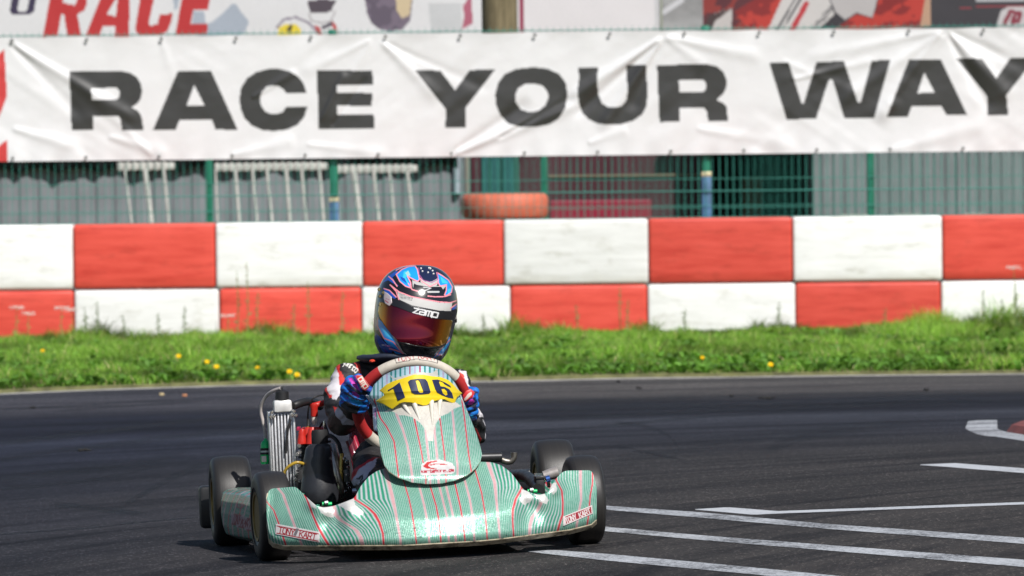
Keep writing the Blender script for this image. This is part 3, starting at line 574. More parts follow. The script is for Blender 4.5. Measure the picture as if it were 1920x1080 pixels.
def right_print(x, y):
    q = lambda p: T(p, 1220, 0, 2.743); ip = lambda *p: inpoly(x, y, *p); n = fbm(x * .045 + y * .03, y * .06, 71); dark = np.array([.035, .032, .038])
    gry = ip(q([(0, -60), (275, -60), (270, 170), (0, 170)])); mar = ip(q([(270, -60), (600, -60), (500, 170), (270, 170)])); redm = ip(q([(520, 170), (430, 60), (560, -20), (700, -60), (600, 170)])); st = ip(q([(600, 160), (700, -60), (900, -60), (945, 75), (850, 160)])); pale = ip(q([(900, -60), (1180, -60), (1140, 90), (1060, 65), (1000, 100), (950, 60)])); sl_ = ip(q([(930, 160), (1060, 72), (1140, 95), (1190, -60), (1400, -60), (1420, 60), (1390, 160)]))
    skin = ip(q([(1385, 140), (1420, -60), (1440, -60), (1438, 135)])); lap = ip(q([(275, 160), (300, 80), (420, 40), (415, 160)])); lapd = ip(q([(270, 150), (300, 80), (420, 42), (330, 110), (310, 160)])); logo = ip(q([(1775, 140), (1800, 55), (1840, 35), (2100, 35), (2100, 140)])); ll = polydist(x, y, q([(1820, 120), (1850, 60), (1900, 70), (1890, 110), (1860, 115), (1870, 85)])) < 4; th = polydist(x, y, q([(1590, 40), (1920, 28)])) < 1.2; wt = polydist(x, y, q([(1680, 0), (1920, 0)])) < 3
    bars = st & (np.abs(((x - 1440) * .86 + (y - 40) * .5) % 9 - 4.5) < 1.9) & (polydist(x, y, q([(650, 150), (770, -10)])) < 8); bars |= st & (polydist(x, y, q([(840, 150), (930, 40)])) < 5) & (((x * .8 + y) % 6) < 3); wh = polydist(x, y, q([(70, 60), (160, 0)])) < 5; rs = polydist(x, y, q([(730, 150), (800, 20)])) < 5
    R = np.where((n > .5)[..., None], np.array([.40, .035, .025]), np.array([.20, .016, .016])); M = np.where((n > .55)[..., None], np.array([.22, .03, .025]), np.array([.085, .02, .025])); Gy = .16 + .22 * fbm(x * .02, y * .04, 73)[..., None] * np.ones(3)
    return paint(x, y, dark, [(gry, Gy), (wh, (.5, .5, .52)), (mar, M), (redm, R), (lap, (.45, .42, .41)), (lapd, (.05, .03, .03)), (st, (.50, .48, .47)), (bars, (.03, .03, .04)), (rs, (.4, .03, .04)), (pale, (.40, .38, .38)), (sl_, R), (skin, (.40, .25, .17)), (th, (.25, .03, .04)), (wt, (.4, .4, .42)), (logo, (.45, .43, .44)), (ll, (.20, .03, .05))])
hoarding('hoarding', 1242, 2190, HY - .02, 1.95, 2.95, right_print, 'dark printed hoarding with red overalls picture at upper right')
wood = bpy.data.materials.new('weathered_wood'); nt, bs = nodes(wood); v = texco(nt, (1, 1, .05)); c = ramp(nt, noise(nt, v, 55, 6, .7), [(.3, (.055, .045, .022)), (.5, (.16, .13, .07)), (.7, (.26, .21, .12))]); lk(nt, c, bs.inputs['Base Color']); bs.inputs['Roughness'].default_value = .9; bump(nt, bs, noise(nt, v, 55, 6, .7), .6, .01)
PYL = 60.5; xw = pX(937, PYL, 30); b = MB().lathe((xw, PYL, 0), [(0, .17), (2.5, .162), (6.5, .14)], 'z', 20).build('wooden_pole', wood); tag(b, 'weathered wooden pole between the two printed hoardings', 'pole')
# ---- things stored behind the fences
def container(name, px0, px1, Y, ztop, zbot, col, label, pitch=.11, dep=2.3, rough=.55):
    mt = mat(name + '_paint' + str(px0), col, rough, var=.14, vs=3.); x0, x1 = pX(px0, Y), pX(px1, Y); t = thing(name, label, 'container', ((x0 + x1) / 2, Y, zbot)); L = x1 - x0; H = ztop - zbot
    n = int(L / pitch); pts = []
    for k in range(n + 1):
        a = -L / 2 + k * L / n
        for f, d in ((0, 0), (.25, 0), (.38, .014), (.72, .014), (.85, 0)):
            if k < n or f == 0: pts.append((a + f * L / n, d))
    pts = np.array(pts); lo = np.column_stack([pts, np.zeros(len(pts))]); hi = np.column_stack([pts, np.full(len(pts), H)])
    grid('corrugated_side', np.array([hi, lo]), mt, t, smooth=False)
    MB().box((-L / 2, .04, 0), (L / 2, dep, H)).build('body', mt, t, False)
    MB().box((-L / 2 - .03, -.02, H), (L / 2 + .03, dep, H + .08)).build('roof_rail', mt, t, False); MB().box((-L / 2 - .03, -.02, -.1), (L / 2 + .03, dep, 0)).build('base_rail', mt, t, False)
    return t
GC = (.185, .20, .215)
c1 = container('storage_container', -420, 872, 56.5, 2.0, .12, GC, 'grey corrugated storage container behind fences at left', .155)
MB().lathe((pX(872, 56.5) - .06 - c1.location.x, -.02, .9), [(0, .03), (.6, .03)], 'z', 10).build('corner_post', mat('pale_steel', (.30, .36, .40), .5), c1)
c2 = container('storage_container', 1527, 2200, 56.2, 2.0, .3, (.16, .19, .195), 'pale grey corrugated container behind the fences at right', .09)
for a, bb in ((1575, 1640), (1680, 1730), (1810, 1850)): MB().box((pX(a, 56.1) - c2.location.x, -.06, .50), (pX(bb, 56.1) - c2.location.x, -.02, .52)).build('ledge', mat('ledge_pale', (.42, .42, .36), .7), c2)
# dark scalloped sheet standing in for shade cast on the left container
xs = np.linspace(pX(-400, 56.1), pX(860, 56.1), 420); sc = np.abs(np.sin((xs - pX(30, 56.1)) * math.pi / .33)); zb_ = 1.31 - .055 * (1 - sc ** .6) - .012; A = np.stack([np.stack([xs, 56.43 + .02 * np.sin(xs * 9), np.full_like(xs, 1.75)], -1), np.stack([xs, 56.43 + .02 * np.sin(xs * 9), zb_ - .03], -1)])
o = grid('awning_shadow', A, mat('awning_shadow_dark', (.012, .02, .024), .8)); solid(o, .01); tag(o, 'dark scalloped sheet standing in for a shadow on the grey container', 'awning_shadow')
# white slatted racks leaning on the container
rw = mat('rack_white', (.50, .50, .47), .55, var=.15, vs=8.); RY = 55.2
def rack(rail0, rail1, bars, py, label):
    x0, x1 = pX(rail0, RY), pX(rail1, RY); zt_ = pZ(py, RY, (rail0 + rail1) / 2); t = thing('slatted_rack', label, 'rack', ((x0 + x1) / 2, RY, .05), 'white slatted racks leaning behind the fence'); cx = (x0 + x1) / 2
    MB().box((x0 - cx, -.035, zt_ - .085), (x1 - cx, .035, zt_ - .03), .008).build('top_rail', rw, t); MB().box((x0 - cx, -.16, .1), (x1 - cx, -.10, .16), .008).build('bottom_rail', rw, t)
    n = int((x1 - x0) / .058)
    for k in range(n): MB().box((x0 - cx + k * .058 + .01, -.048, zt_ - .09), (x0 - cx + k * .058 + .046, -.036, zt_ - .022), .004).build('slat', rw, t)
    for a, bb, r in bars:
        MB().tube([(pX(a, RY) - cx, -.06, zt_ - .08), (pX(bb, RY) - cx + .0, -.07, .86 - .05), (pX(bb + (bb - a) * 1.6, RY) - cx, -.12, .12)], r, 8).build('bar', rw, t)
rack(222, 330, [(237, 248, .009), (275, 285, .022), (310, 318, .013)], 310, 'leftmost white slatted rack with thick leaning bar behind fence')
rack(404, 617, [(407, 410, .009), (444, 450, .014), (476, 483, .012), (503, 511, .013), (539, 545, .016), (568, 575, .013), (601, 608, .013)], 311, 'widest white slatted rack between the two left fence posts')
rack(630, 785, [(634, 637, .009), (666, 676, .023), (703, 711, .014), (733, 740, .012), (766, 775, .014)], 315, 'white slatted rack right of the blue taped left fence post')
# maroon trailer, green cabinet and dark shed
MY = 57.5; mt = mat('maroon_paint', (.055, .012, .02), .5, var=.3, vs=2.); t = thing('trailer', 'dark maroon trailer with brighter red lower panel behind the fences', 'trailer', (pX(1110, MY), MY, .25)); cx = pX(1110, MY)
MB().box((pX(882, MY) - cx, 0, .35), (pX(1328, MY) - cx, 2.2, 2.1), .03).build('body', mt, t, False); MB().box((pX(1032, MY) - cx, -.03, .35), (pX(1222, MY) - cx, -.002, pZ(377, MY) - .25), .01).build('lower_panel', mat('maroon_bright', (.23, .012, .035), .45), t, False); MB().box((pX(1030, MY) - cx, -.02, pZ(333, MY) - .25), (pX(1310, MY) - cx, -.002, pZ(329, MY) - .25)).build('trim_rail', mat('trim_khaki', (.17, .15, .10), .6), t, False)
for a in (-.9, .9): MB().lathe((a, .4, .1), [(-.09, .2), (-.09, .33), (.09, .33), (.09, .2)], 'y', 24).build('wheel', mat('rubber', (.018, .018, .018), .8), t)
t = thing('cabinet', 'dark green metal cabinet left of the maroon trailer front', 'cabinet', (pX(940, 55.), 55., .05)); cx = pX(940, 55.)
MB().box((pX(903, 55.) - cx, 0, 0), (pX(975, 55.) - cx, .5, 1.75), .02).build('body', mat('cabinet_green', (.02, .10, .075), .45, var=.2, vs=5.), t, False)
for a, bb in ((905, 918), (922, 940), (944, 966)): MB().box((pX(a, 55.) - cx, -.02, .1), (pX(bb, 55.) - cx, -.001, 1.68), .008).build('door_panel', mat('cabinet_green2', (.035, .15, .12) if a != 905 else (.02, .10, .10), .4), t, False)
t = thing('shed', 'black open shed between the maroon trailer and pale container', 'shed', (pX(1427, 57.), 57., 0)); cx = pX(1427, 57.); dk = mat('shed_dark', (.010, .012, .012), .9)
MB().box((pX(1328, 57.) - cx, 1.4, 0), (pX(1527, 57.) - cx, 1.5, 2.1)).build('back_wall', dk, t, False); MB().box((pX(1328, 57.) - cx, 0, 0), (pX(1330, 57.) - cx, 1.4, 2.1)).build('side_wall', dk, t, False); MB().box((pX(1525, 57.) - cx, 0, 0), (pX(1527, 57.) - cx, 1.4, 2.1)).build('side_wall', dk, t, False); MB().box((pX(1328, 57.) - cx, -.3, 2.1), (pX(1527, 57.) - cx, 1.5, 2.2)).build('roof', dk, t, False)
MB().box((pX(1400, 57.) - cx, .9, .6), (pX(1440, 57.) - cx, 1.3, 1.14), .02).build('crate', mat('crate_brown', (.10, .04, .02), .8), t, False)
# orange painted tyres, stacked
TY = 50.2; xo = pX(948, TY); om = bpy.data.materials.new('painted_tyre'); nt, bs = nodes(om); v = texco(nt); lk(nt, ramp(nt, noise(nt, v, 9, 5, .6), [(.3, (.52, .12, .065)), (.6, (.62, .165, .095)), (.8, (.66, .21, .14))]), bs.inputs['Base Color']); bs.inputs['Roughness'].default_value = .6; bump(nt, bs, noise(nt, v, 50, 3), .3, .01)
zt_ = pZ(361, TY, 948); R = .32
for k in range(5):
    z1 = zt_ - k * .197; pr = [(-.19, .2), (-.19, .27), (-.175, R - .012), (-.15, R - .002), (-.10, R + .002), (-.05, R), (-.02, R - .016), (-.004, R - .04), (0, .27), (0, .2)]
    b = MB().lathe((0, 0, 0), pr, 'z', 40).build('painted_tyre', om); b.location = (xo + [0, .015, -.02, .01, 0][k], TY, z1); b.rotation_euler = (0, 0, k)
    tag(b, ['topmost orange painted tyre of the stack behind the fence', 'orange painted tyre just under the topmost one of the stack', 'third orange tyre from the top of the stack', 'fourth orange tyre from the top of the stack', 'lowest orange tyre of the stack'][k], 'tyre', 'orange tyres in a stack')
# ---- flowers and weeds
STEM = mat('weed_stem', (.20, .26, .07), .7, var=.3, vs=30.); SEED = mat('weed_seed', (.26, .19, .08), .8, var=.4, vs=60.); YEL = mat('dandelion_yellow', (.90, .62, .005), .6, var=.1); WHT = mat('yarrow_white', (.62, .58, .52), .8); DKW = mat('weed_dark', (.12, .17, .06), .8, var=.3)
def flower(px, py, label, sz=.021):
    p = G(np.array([px]), np.array([py + 27.]))[0]; h = .035
    q = P(px, py, p[1] + .0); h = max(.03, float(q[2]) - .02); t = thing('dandelion', label, 'flower', (float(q[0]), float(p[1]), .02), 'yellow dandelions in the grass')
    MB().tube([(0, 0, 0), (.004, 0, h * .6), (0, 0, h)], .002, 5).build('stem', STEM, t); b = MB()
    for r_, n_, zz in ((sz, 14, 0.), (sz * .65, 10, .004), (sz * .3, 6, .007)):
        for j in range(n_):
            a = 2 * math.pi * j / n_; d = np.array([math.cos(a), math.sin(a)]); s_ = np.array([-d[1], d[0]]) * r_ * .2
            ca_, sa_ = math.cos(.95), math.sin(.95); rt = lambda q: (q[0], q[1] * ca_ - (q[2]) * sa_, h + q[1] * sa_ + q[2] * ca_); b.add([rt((0, 0, zz - .004)), rt((*(d * r_ * .9 - s_ * 1.6), zz + .004)), rt((*(d * r_), zz + .003)), rt((*(d * r_ * .9 + s_ * 1.6), zz + .004))], [(0, 1, 2, 3)])
    b.build('flower_head', YEL, t, False)
for px, py, lb in ((335, 668, 'yellow dandelion left of the neighbouring yellow pair in the grass'), (388, 679, 'small yellow dandelion just left of the largest one'), (406, 688, 'largest yellow dandelion in the grass left of the kart driver'), (543, 697, 'yellow dandelion near the driver, left one of a pair'), (557, 703, 'yellow dandelion nearest the driver sleeve, at the asphalt edge'), (80, 658, 'dull yellow dandelion near the left edge of the grass'), (1317, 671, 'yellow dandelion in the grass right of the kart'), (1445, 684, 'yellow dandelion near the asphalt edge at right'), (483, 690, 'faint yellow dandelion halfway between the big one and the driver')):
    flower(px, py, lb, .012 if px in (80, 483, 1317) else .015)
def weed(px, top, kind, label, Y=None, lean=0.):
    Y = Y or RNG.uniform(47.2, 47.85); x = pX(px, Y, top); h = pZ(top, Y, px) - .02; t = thing('weed', label, 'weed', (x, Y, .02), 'tall weeds in front of the barrier'); r_ = np.random.default_rng(int(px))
    pts = [(0, 0, 0), (lean * .3 + r_.uniform(-.01, .01), 0, h * .5), (lean, 0, h)]; s_ = spline(pts, 6); st = MB().tube(s_, np.linspace(.004, .002, len(s_)), 5); lf = MB()
    for k in range(14 if kind != 'yarrow' else 8):
        f = r_.uniform(.15, .85) if kind != 'dock' else r_.uniform(.2, 1.); q = s_[int(f * (len(s_) - 1))]; a = r_.uniform(0, 6.28); L = r_.uniform(.012, .04) * (1.2 - f); d = np.array([math.cos(a), math.sin(a) * .5, .5]) * L; n_ = np.array([0, 0, 1.]) * L * .3
        lf.add([q, q + d * .6 + n_, q + d * 1.2, q + d * .6 - n_], [(0, 1, 2, 3)])
    stm = DKW if kind == 'dark' else STEM; st.build('stem', stm, t); lf.build('leaves', SEED if kind == 'dock' else stm, t, False)['kind'] = 'stuff'
    if kind == 'yarrow':
        b = MB()
        for k in range(60):
            a = r_.uniform(0, 6.28); rr = .055 * math.sqrt(r_.random()); c = np.array([lean + rr * math.cos(a), rr * math.sin(a), h + r_.uniform(-.012, .010)])
            st_ = .008; b.add([c + (st_, 0, 0), c + (0, st_, .002), c - (st_, 0, 0), c - (0, st_, -.002), c + (0, 0, .005)], [(0, 1, 4), (1, 2, 4), (2, 3, 4), (3, 0, 4)])
        b.build('flower_head', WHT, t, False)['kind'] = 'stuff'
    elif kind in ('dock', 'dark'):
        b = MB()
        for k in range(30):
            f = r_.uniform(.45, 1.); q = s_[int(f * (len(s_) - 1))] + np.array([r_.normal(0, .008), r_.normal(0, .008), r_.normal(0, .01)]); e = r_.uniform(.002, .0055); b.add([q + (e, 0, 0), q + (0, e, 0), q - (e, 0, 0), q + (0, 0, e * 1.4), q - (0, 0, e)], [(0, 1, 3), (1, 2, 3), (2, 0, 3), (0, 1, 4), (1, 2, 4)])
        b.build('seed_head', SEED if kind == 'dock' else DKW, t, False)['kind'] = 'stuff'
for a in [(32, 577, 'yarrow', 'white flowered weed at the far left before the red block'), (54, 588, 'yarrow', 'second white flowered weed from the left edge'), (116, 578, 'yarrow', 'white flowered weed left of the first red to white joint'), (134, 581, 'yarrow', 'white flowered weed at the joint of red and white lower blocks'), (427, 592, 'yarrow', 'small white flowered weed at the left end of a red block'),
          (462, 492, 'dock', 'tallest seed stalk reaching over the white upper block'), (444, 506, 'dock', 'tall seed stalk just left of the tallest one'), (484, 545, 'dock', 'short seed stalk right of the tallest one'), (577, 528, 'dock', 'brownish seed stalk before the middle of the red block left of helmet'), (643, 547, 'dock', 'seed stalk at the right part of the red block left of helmet'), (552, 570, 'dock', 'low seed stalk left of the brownish one'),
          (158, 575, 'dark', 'dark thin weed at the left end of the white lower block'), (181, 566, 'dark', 'bare thin stalk before the left of the white lower block'), (347, 574, 'dark', 'dark weed before the right part of the left white lower block'), (296, 588, 'dark', 'low dark weed before the middle of the left white lower block'), (231, 590, 'dark', 'smallest dark weed before the left white lower block'),
          (1080, 572, 'dock', 'seed stalk before the first red lower block right of helmet'), (1163, 537, 'dock', 'tall yellowish seed stalk near the right end of that red block'), (1178, 562, 'dock', 'seed stalk next to the tall yellowish one'), (1285, 580, 'dark', 'dark weed before the left of the right white lower block'), (1461, 566, 'dark', 'dark branched weed near the right end of a white lower block'), (1662, 576, 'dock', 'thin stalk before the right red lower block'), (1843, 543, 'dark', 'dark weed before the white lower block at far right'), (1901, 502, 'yarrow', 'tall white headed weed at the far right edge'), (1905, 530, 'dark', 'dark leafy weed beside the tall white headed one'), (1879, 560, 'dark', 'low dark weed left of the tall white headed one'), (905, 590, 'dark', 'thin weed right of the helmet before the white block')]: weed(*a)
# ================================================================== KART
KROT = KM.copy(); BK = mat('black_plastic', (.016, .016, .017), .42, var=.2, vs=20.); BKM = mat('black_matt', (.012, .012, .013), .65); STEEL = mat('bare_steel', (.45, .44, .42), .28, .9); ALU = mat('aluminium', (.62, .62, .63), .32, .75, vs=60.); CHR = mat('chrome', (.7, .7, .7), .12, 1.)
RUB = bpy.data.materials.new('slick_rubber'); nt, bs = nodes(RUB); v = texco(nt); c = ramp(nt, noise(nt, v, 14, 5, .6), [(.3, (.013, .013, .013)), (.55, (.021, .020, .019)), (.75, (.034, .031, .028))]); tc_ = nt.nodes.new('ShaderNodeTexCoord'); sx_ = nt.nodes.new('ShaderNodeSeparateXYZ'); lk(nt, tc_.outputs['Object'], sx_.inputs[0]); rr_ = math_(nt, 'SQRT', math_(nt, 'ADD', math_(nt, 'MULTIPLY', sx_.outputs[1], sx_.outputs[1]), math_(nt, 'MULTIPLY', sx_.outputs[2], sx_.outputs[2]))); cb_ = nt.nodes.new('ShaderNodeCombineXYZ'); lk(nt, sx_.outputs[0], cb_.inputs[0]); gr_ = ramp(nt, noise(nt, cb_.outputs[0], 160, 4, .6), [(.3, (.015, .014, .014)), (.6, (.024, .022, .020)), (.8, (.034, .031, .028))]); c = mixc(nt, ramp(nt, rr_, [(.119, (0, 0, 0)), (.127, (1, 1, 1))]), c, gr_); lk(nt, c, bs.inputs['Base Color']); bs.inputs['Roughness'].default_value = .46; bs.inputs['Specular IOR Level'].default_value = .55; bump(nt, bs, noise(nt, v, 700, 3, .6), .12, .002)
GOLD = mat('gold_rim', (.20, .135, .035), .42, .6, vs=12.); CREAM = mat('cream_plastic', (.52, .46, .34), .5, var=.25, vs=18.); REDP = mat('red_plastic', (.50, .022, .014), .4, var=.15); GRNP = mat('bright_green', (.008, .50, .14), .3, var=.1); FRM = mat('frame_green', (.01, .22, .12), .3, .3)
kart = thing('racing_kart', 'green and silver striped racing kart with yellow plate 106 cornering on asphalt', 'go-kart', KLOC, None, KROT)
def zA(p): return T(p, 480, 860, 5.686)
def z4(p): return T(p, 690, 660, 5.4)
def z5(p): return T(p, 690, 820, 5.4)
def z6(p): return T(p, 900, 800, 4.5)
MINT = (.35, .52, .455); SILV = (.50, .52, .545); GRN_L = (.022, .27, .155); RED_L = (.56, .035, .045); PINK = (.62, .36, .37)
def stripes(x, y, guides, redi, pinki, gw=.30, rw=.42, pw=.55, base=MINT):
    """printed flowing lines: guides = [(s, polyline)] left to right; integer s = one green line"""
    gs = []
    for s, pl in guides:
        pl = np.asarray(pl, float); o_ = np.argsort(pl[:, 1], kind='stable'); gs.append(np.interp(y, pl[o_, 1], pl[o_, 0]))
    g = np.array(gs); sv = np.array([q[0] for q in guides], float); s = np.full(np.shape(x), sv[0])
    for k in range(len(sv) - 1):
        t = (x - g[k]) / np.maximum(g[k + 1] - g[k], 1e-3); mk = (t >= 0) & (x >= g[k]); s = np.where(mk, sv[k] + (sv[k + 1] - sv[k]) * np.clip(t, 0, 1), s)
    sp_ = np.full(np.shape(x), 4.)
    for k in range(len(sv) - 1): mk = (x >= g[k]) & (x < g[k + 1]); sp_ = np.where(mk, (g[k + 1] - g[k]) / (sv[k + 1] - sv[k]), sp_)
    d = np.abs(s - np.round(s)); wsp = smooth(3.6, 7., sp_)[..., None]; c = np.array(base) * (1 - wsp) + np.array(SILV) * wsp
    e = np.clip((gw + .10 - d) / .20, 0, 1)[..., None] * (.80 + .20 * wsp); c = c * (1 - e) + np.array(GRN_L) * e
    for lst, col, wd in ((pinki, PINK, pw), (redi, RED_L, rw)):
        for q in lst:
            sd = np.abs(s - q); a_ = np.clip((wd + .45 - sd) / .25, 0, 1)[..., None]; c = c * (1 - a_) + (np.array(base) * .5 + np.array(SILV) * .5) * a_; a_ = np.clip((wd + .12 - sd) / .24, 0, 1)[..., None]; c = c * (1 - a_) + np.array(col) * a_
    return c
GL = vmat('printed_foil', .40, .22, coat=.5, flake=.17, var=.10)
# ---- front bumper (nose cone)
TOP = np.concatenate([[(499.5, 950), (500.5, 925)], zA([(130, 350), (160, 320), (400, 300), (430, 305), (545, 415), (640, 500), (720, 520), (810, 508), (885, 485), (1050, 420), (1110, 300), (1200, 190), (1290, 130), (1380, 100)]), [(760, 868), (815, 862), (870, 862)], z6([(0, 295), (100, 300), (180, 325), (260, 385), (310, 450), (365, 530), (440, 560), (500, 575), (570, 560), (600, 500), (640, 440), (690, 385), (730, 370), (930, 368), (960, 395)]), [(1118.5, 912), (1119, 930)]])
BOT = np.concatenate([[(499.5, 985), (504, 1018)], zA([(185, 945), (300, 972), (700, 975), (1590, 970)]), z6([(0, 1000), (200, 980), (500, 940), (760, 905), (940, 860)]), [(1119, 982)]])
x = np.concatenate([np.arange(499.6, 1118.9, 1.15), [1118.9]]); tp = np.interp(x, TOP[:, 0], TOP[:, 1]); bt = np.interp(x, BOT[:, 0], BOT[:, 1])
tp = np.convolve(np.pad(tp, 3, 'edge'), np.ones(7) / 7, 'valid'); lip0 = bt - 7.5
t = np.linspace(0, 1, 130)[:, None]; PY = tp + (bt - tp) * t; PX = np.broadcast_to(x, PY.shape)
u = (PX - 809) / 310.; au = np.abs(u)
def bump_y(PX, PY):
    u = (PX - 809) / 310.; au = np.abs(u); b_ = np.interp(PX, BOT[:, 0], BOT[:, 1]); h = np.maximum((b_ - PY) / 648., 0)
    yf = -.45 + .215 * au ** 2.0; k = 1.42 - 1.0 * np.clip(au, 0, 1) ** 1.4
    hq = h - .09; y = yf + k / 1.42 * (.36 * h + .43 * (hq + np.sqrt(hq * hq + .014 ** 2)) - .001) + .035 * np.clip(1 - h / .035, 0, 1) ** 2
    crease = np.exp(-((h - .085) / .012) ** 2) * (1 - smooth(.35, .55, au)) * .0; y = y - crease
    pod = smooth(.62, .72, au) * smooth(.055, .075, h); y = y + .02 * (1 - smooth(.62, .70, au)) * smooth(.50, .58, au) * np.exp(-((h - .09) / .05) ** 2)
    for bx, by, r_ in ((588, 945, 14), (611, 958, 15), (655, 950, 22), (991, 931, 14), (1015, 935, 16), (1039, 917, 13)): y = y - .022 * np.exp(-(((PX - bx) / r_) ** 2 + ((PY - by) / r_) ** 2))
    return y
YK = bump_y(PX, PY); A = K(PX, PY, YK)
# ends wrap back around the sides
def wrapcols(a, sgn): return np.stack([a + np.array([sgn * .006 * k, .028 * k, -.002 * k]) for k in (1, 2, 3, 4)], 1)
A = np.concatenate([wrapcols(A[:, 0], 1)[:, ::-1], A, wrapcols(A[:, -1], -1)], 1)
PXw = np.concatenate([PX[:, :1] - np.array([[24, 18, 12, 6]]), PX, PX[:, -1:] + np.array([[6, 12, 18, 24]])], 1); PYw = np.concatenate([np.repeat(PY[:, :1], 4, 1), PY, np.repeat(PY[:, -1:], 4, 1)], 1)
GB = [(-62, [(478, 900), (492, 1030)]), (-54, zA([(100, 440), (130, 480), (190, 550), (240, 680), (290, 830), (325, 935)])), (-45, zA([(235, 320), (290, 380), (330, 500), (370, 610), (410, 720), (460, 850), (490, 930)])), (-35, zA([(510, 370), (545, 440), (600, 590), (660, 730), (720, 840), (785, 940)])),
      (-26, zA([(810, 480), (825, 510), (840, 600), (900, 660), (990, 710), (1070, 760), (1120, 840), (1145, 940)])), (-18, zA([(1050, 430), (1120, 475), (1200, 525), (1270, 590), (1320, 680), (1355, 800), (1365, 950)])), (-10, zA([(1380, 110), (1420, 240), (1460, 400), (1490, 560), (1515, 720), (1540, 850), (1545, 950)])),
      (-1, z5([(355, 420), (415, 620), (445, 760), (475, 950), (490, 1060)])), (8, z5([(510, 460), (570, 700), (600, 850), (620, 1060)])), (14, z5([(625, 480), (690, 690), (720, 850), (740, 1060)])), (19, z5([(720, 480), (770, 690), (800, 800), (820, 1060)])), (23, z5([(785, 470), (840, 700), (870, 850), (890, 1060)])), (28, z5([(875, 440), (935, 700), (960, 850), (985, 1060)])),
      (34, z5([(970, 400), (1030, 620), (1060, 800), (1080, 1060)])), (42, z5([(1080, 320), (1150, 560), (1190, 800), (1210, 1060)])), (50, z6([(60, 300), (120, 470), (145, 700), (165, 900), (170, 960)])), (58, z6([(355, 520), (300, 610), (275, 700), (275, 800), (285, 940)])), (66, z6([(520, 600), (515, 650), (490, 700), (440, 760), (420, 830), (415, 920)])),
      (75, z6([(640, 450), (690, 540), (700, 640), (700, 740), (680, 800), (655, 890)])), (84, z6([(850, 370), (850, 480), (855, 620), (830, 740), (815, 850)])), (90, z6([(950, 480), (930, 580), (915, 750), (900, 860)])), (97, [(1135, 880), (1128, 990)])]
cb = stripes(PXw, PYw, GB, [-54, -35, -18, -1, 14, 28, 42, 58, 75, 90], [-45, -26, -10, 8, 19, 23, 34, 50, 66, 84])
WH = (.66, .65, .62)
white = inpoly(PXw, PYw, zA([(535, 400), (580, 410), (620, 460), (640, 535), (600, 520), (560, 455)])) | inpoly(PXw, PYw, zA([(660, 525), (720, 500), (810, 495), (830, 630), (760, 620), (700, 580)])) | inpoly(PXw, PYw, zA([(870, 490), (960, 430), (1040, 420), (1060, 490), (1150, 570), (1140, 600), (1080, 600), (960, 545)])) | inpoly(PXw, PYw, z6([(350, 530), (400, 540), (450, 590), (430, 630), (375, 660), (345, 640)])) | inpoly(PXw, PYw, z6([(455, 560), (540, 560), (580, 620), (560, 655), (500, 630)])) | inpoly(PXw, PYw, z6([(590, 480), (640, 470), (650, 540), (620, 575), (590, 540)]))
cb[white] = WH
gp = fbm(PXw * .03, PYw * .03, 91)[..., None]; cb *= (.86 + .28 * gp)
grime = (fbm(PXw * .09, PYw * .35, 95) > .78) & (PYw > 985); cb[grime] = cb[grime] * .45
nose = grid('front_bumper', A, GL, kart, cb); solid(nose, .005, -1., CREAM)
# lip below the print
lt = np.linspace(0, 1, 8)[:, None]; LY = lip0 + (bt + .8 - lip0) * lt; LX = np.broadcast_to(x, LY.shape); ly = bump_y(LX, np.minimum(LY, bt)) - .004; LA = K(LX, LY, ly)
CL = bpy.data.materials.new('scuffed_lip'); nt, bs = nodes(CL); v = texco(nt, (1, 1, 2)); lk(nt, ramp(nt, noise(nt, v, 26, 6, .7), [(.36, (.035, .028, .02)), (.48, (.30, .25, .17)), (.62, (.46, .40, .29))]), bs.inputs['Base Color']); bs.inputs['Roughness'].default_value = .6
solid(grid('bumper_lip', LA, CL, kart), .006, -1.)
# stickers on the bumper
STK = vmat('sticker_vinyl', .35, coat=.3, var=.05)
bd = lambda x, y: bump_y(x, y)
def st_left(x, y):
    z = lambda p: T(p, 500, 960, 12.); M = (.30, .015, .022)
    lines = (polydist(x, y, z([(232, 315), (1160, 492)])) < 1.0) | (polydist(x, y, z([(228, 476), (1152, 655)])) < 1.0); slash = inpoly(x, y, z([(665, 365), (730, 375), (660, 540), (595, 530)])); ends = (polydist(x, y, z([(275, 330), (272, 470)])) < .8) | (polydist(x, y, z([(1105, 500), (1098, 640)])) < .8)
    return paint(x, y, (.60, .56, .56), [(lines, M), (slash, (.16, .14, .15)), (text_mask(x, y, 'TONY', z([(262, 462)])[0], z([(610, 528)])[0], 10.5, .95), M), (text_mask(x, y, 'KART', z([(730, 555)])[0], z([(1095, 626)])[0], 10.5, .95), M)])
cut_sheet('sticker', T([(205, 265), (1190, 450), (1185, 690), (192, 500)], 500, 960, 12.), bd, .55, st_left, STK, nose, .0012, lift=.0025)
def st_right(x, y):
    z = lambda p: T(p, 1020, 860, 6.354); Wt = (.62, .55, .54)
    inner = inpoly(x, y, z([(255, 690), (560, 573), (568, 650), (262, 775)]))
    t1 = text_mask(x, y, 'TONY', z([(268, 768)])[0], z([(392, 716)])[0], 9.5, .9, .1); t2 = text_mask(x, y, 'KART', z([(430, 705)])[0], z([(560, 648)])[0], 9.5, .9, .1)
    return paint(x, y, Wt, [(inner, (.30, .02, .03)), ((t1 | t2) & inner, Wt)])
cut_sheet('sticker', T([(228, 690), (575, 553), (582, 655), (232, 805)], 1020, 860, 6.354), bd, .55, st_right, STK, nose, .0012, lift=.0025)
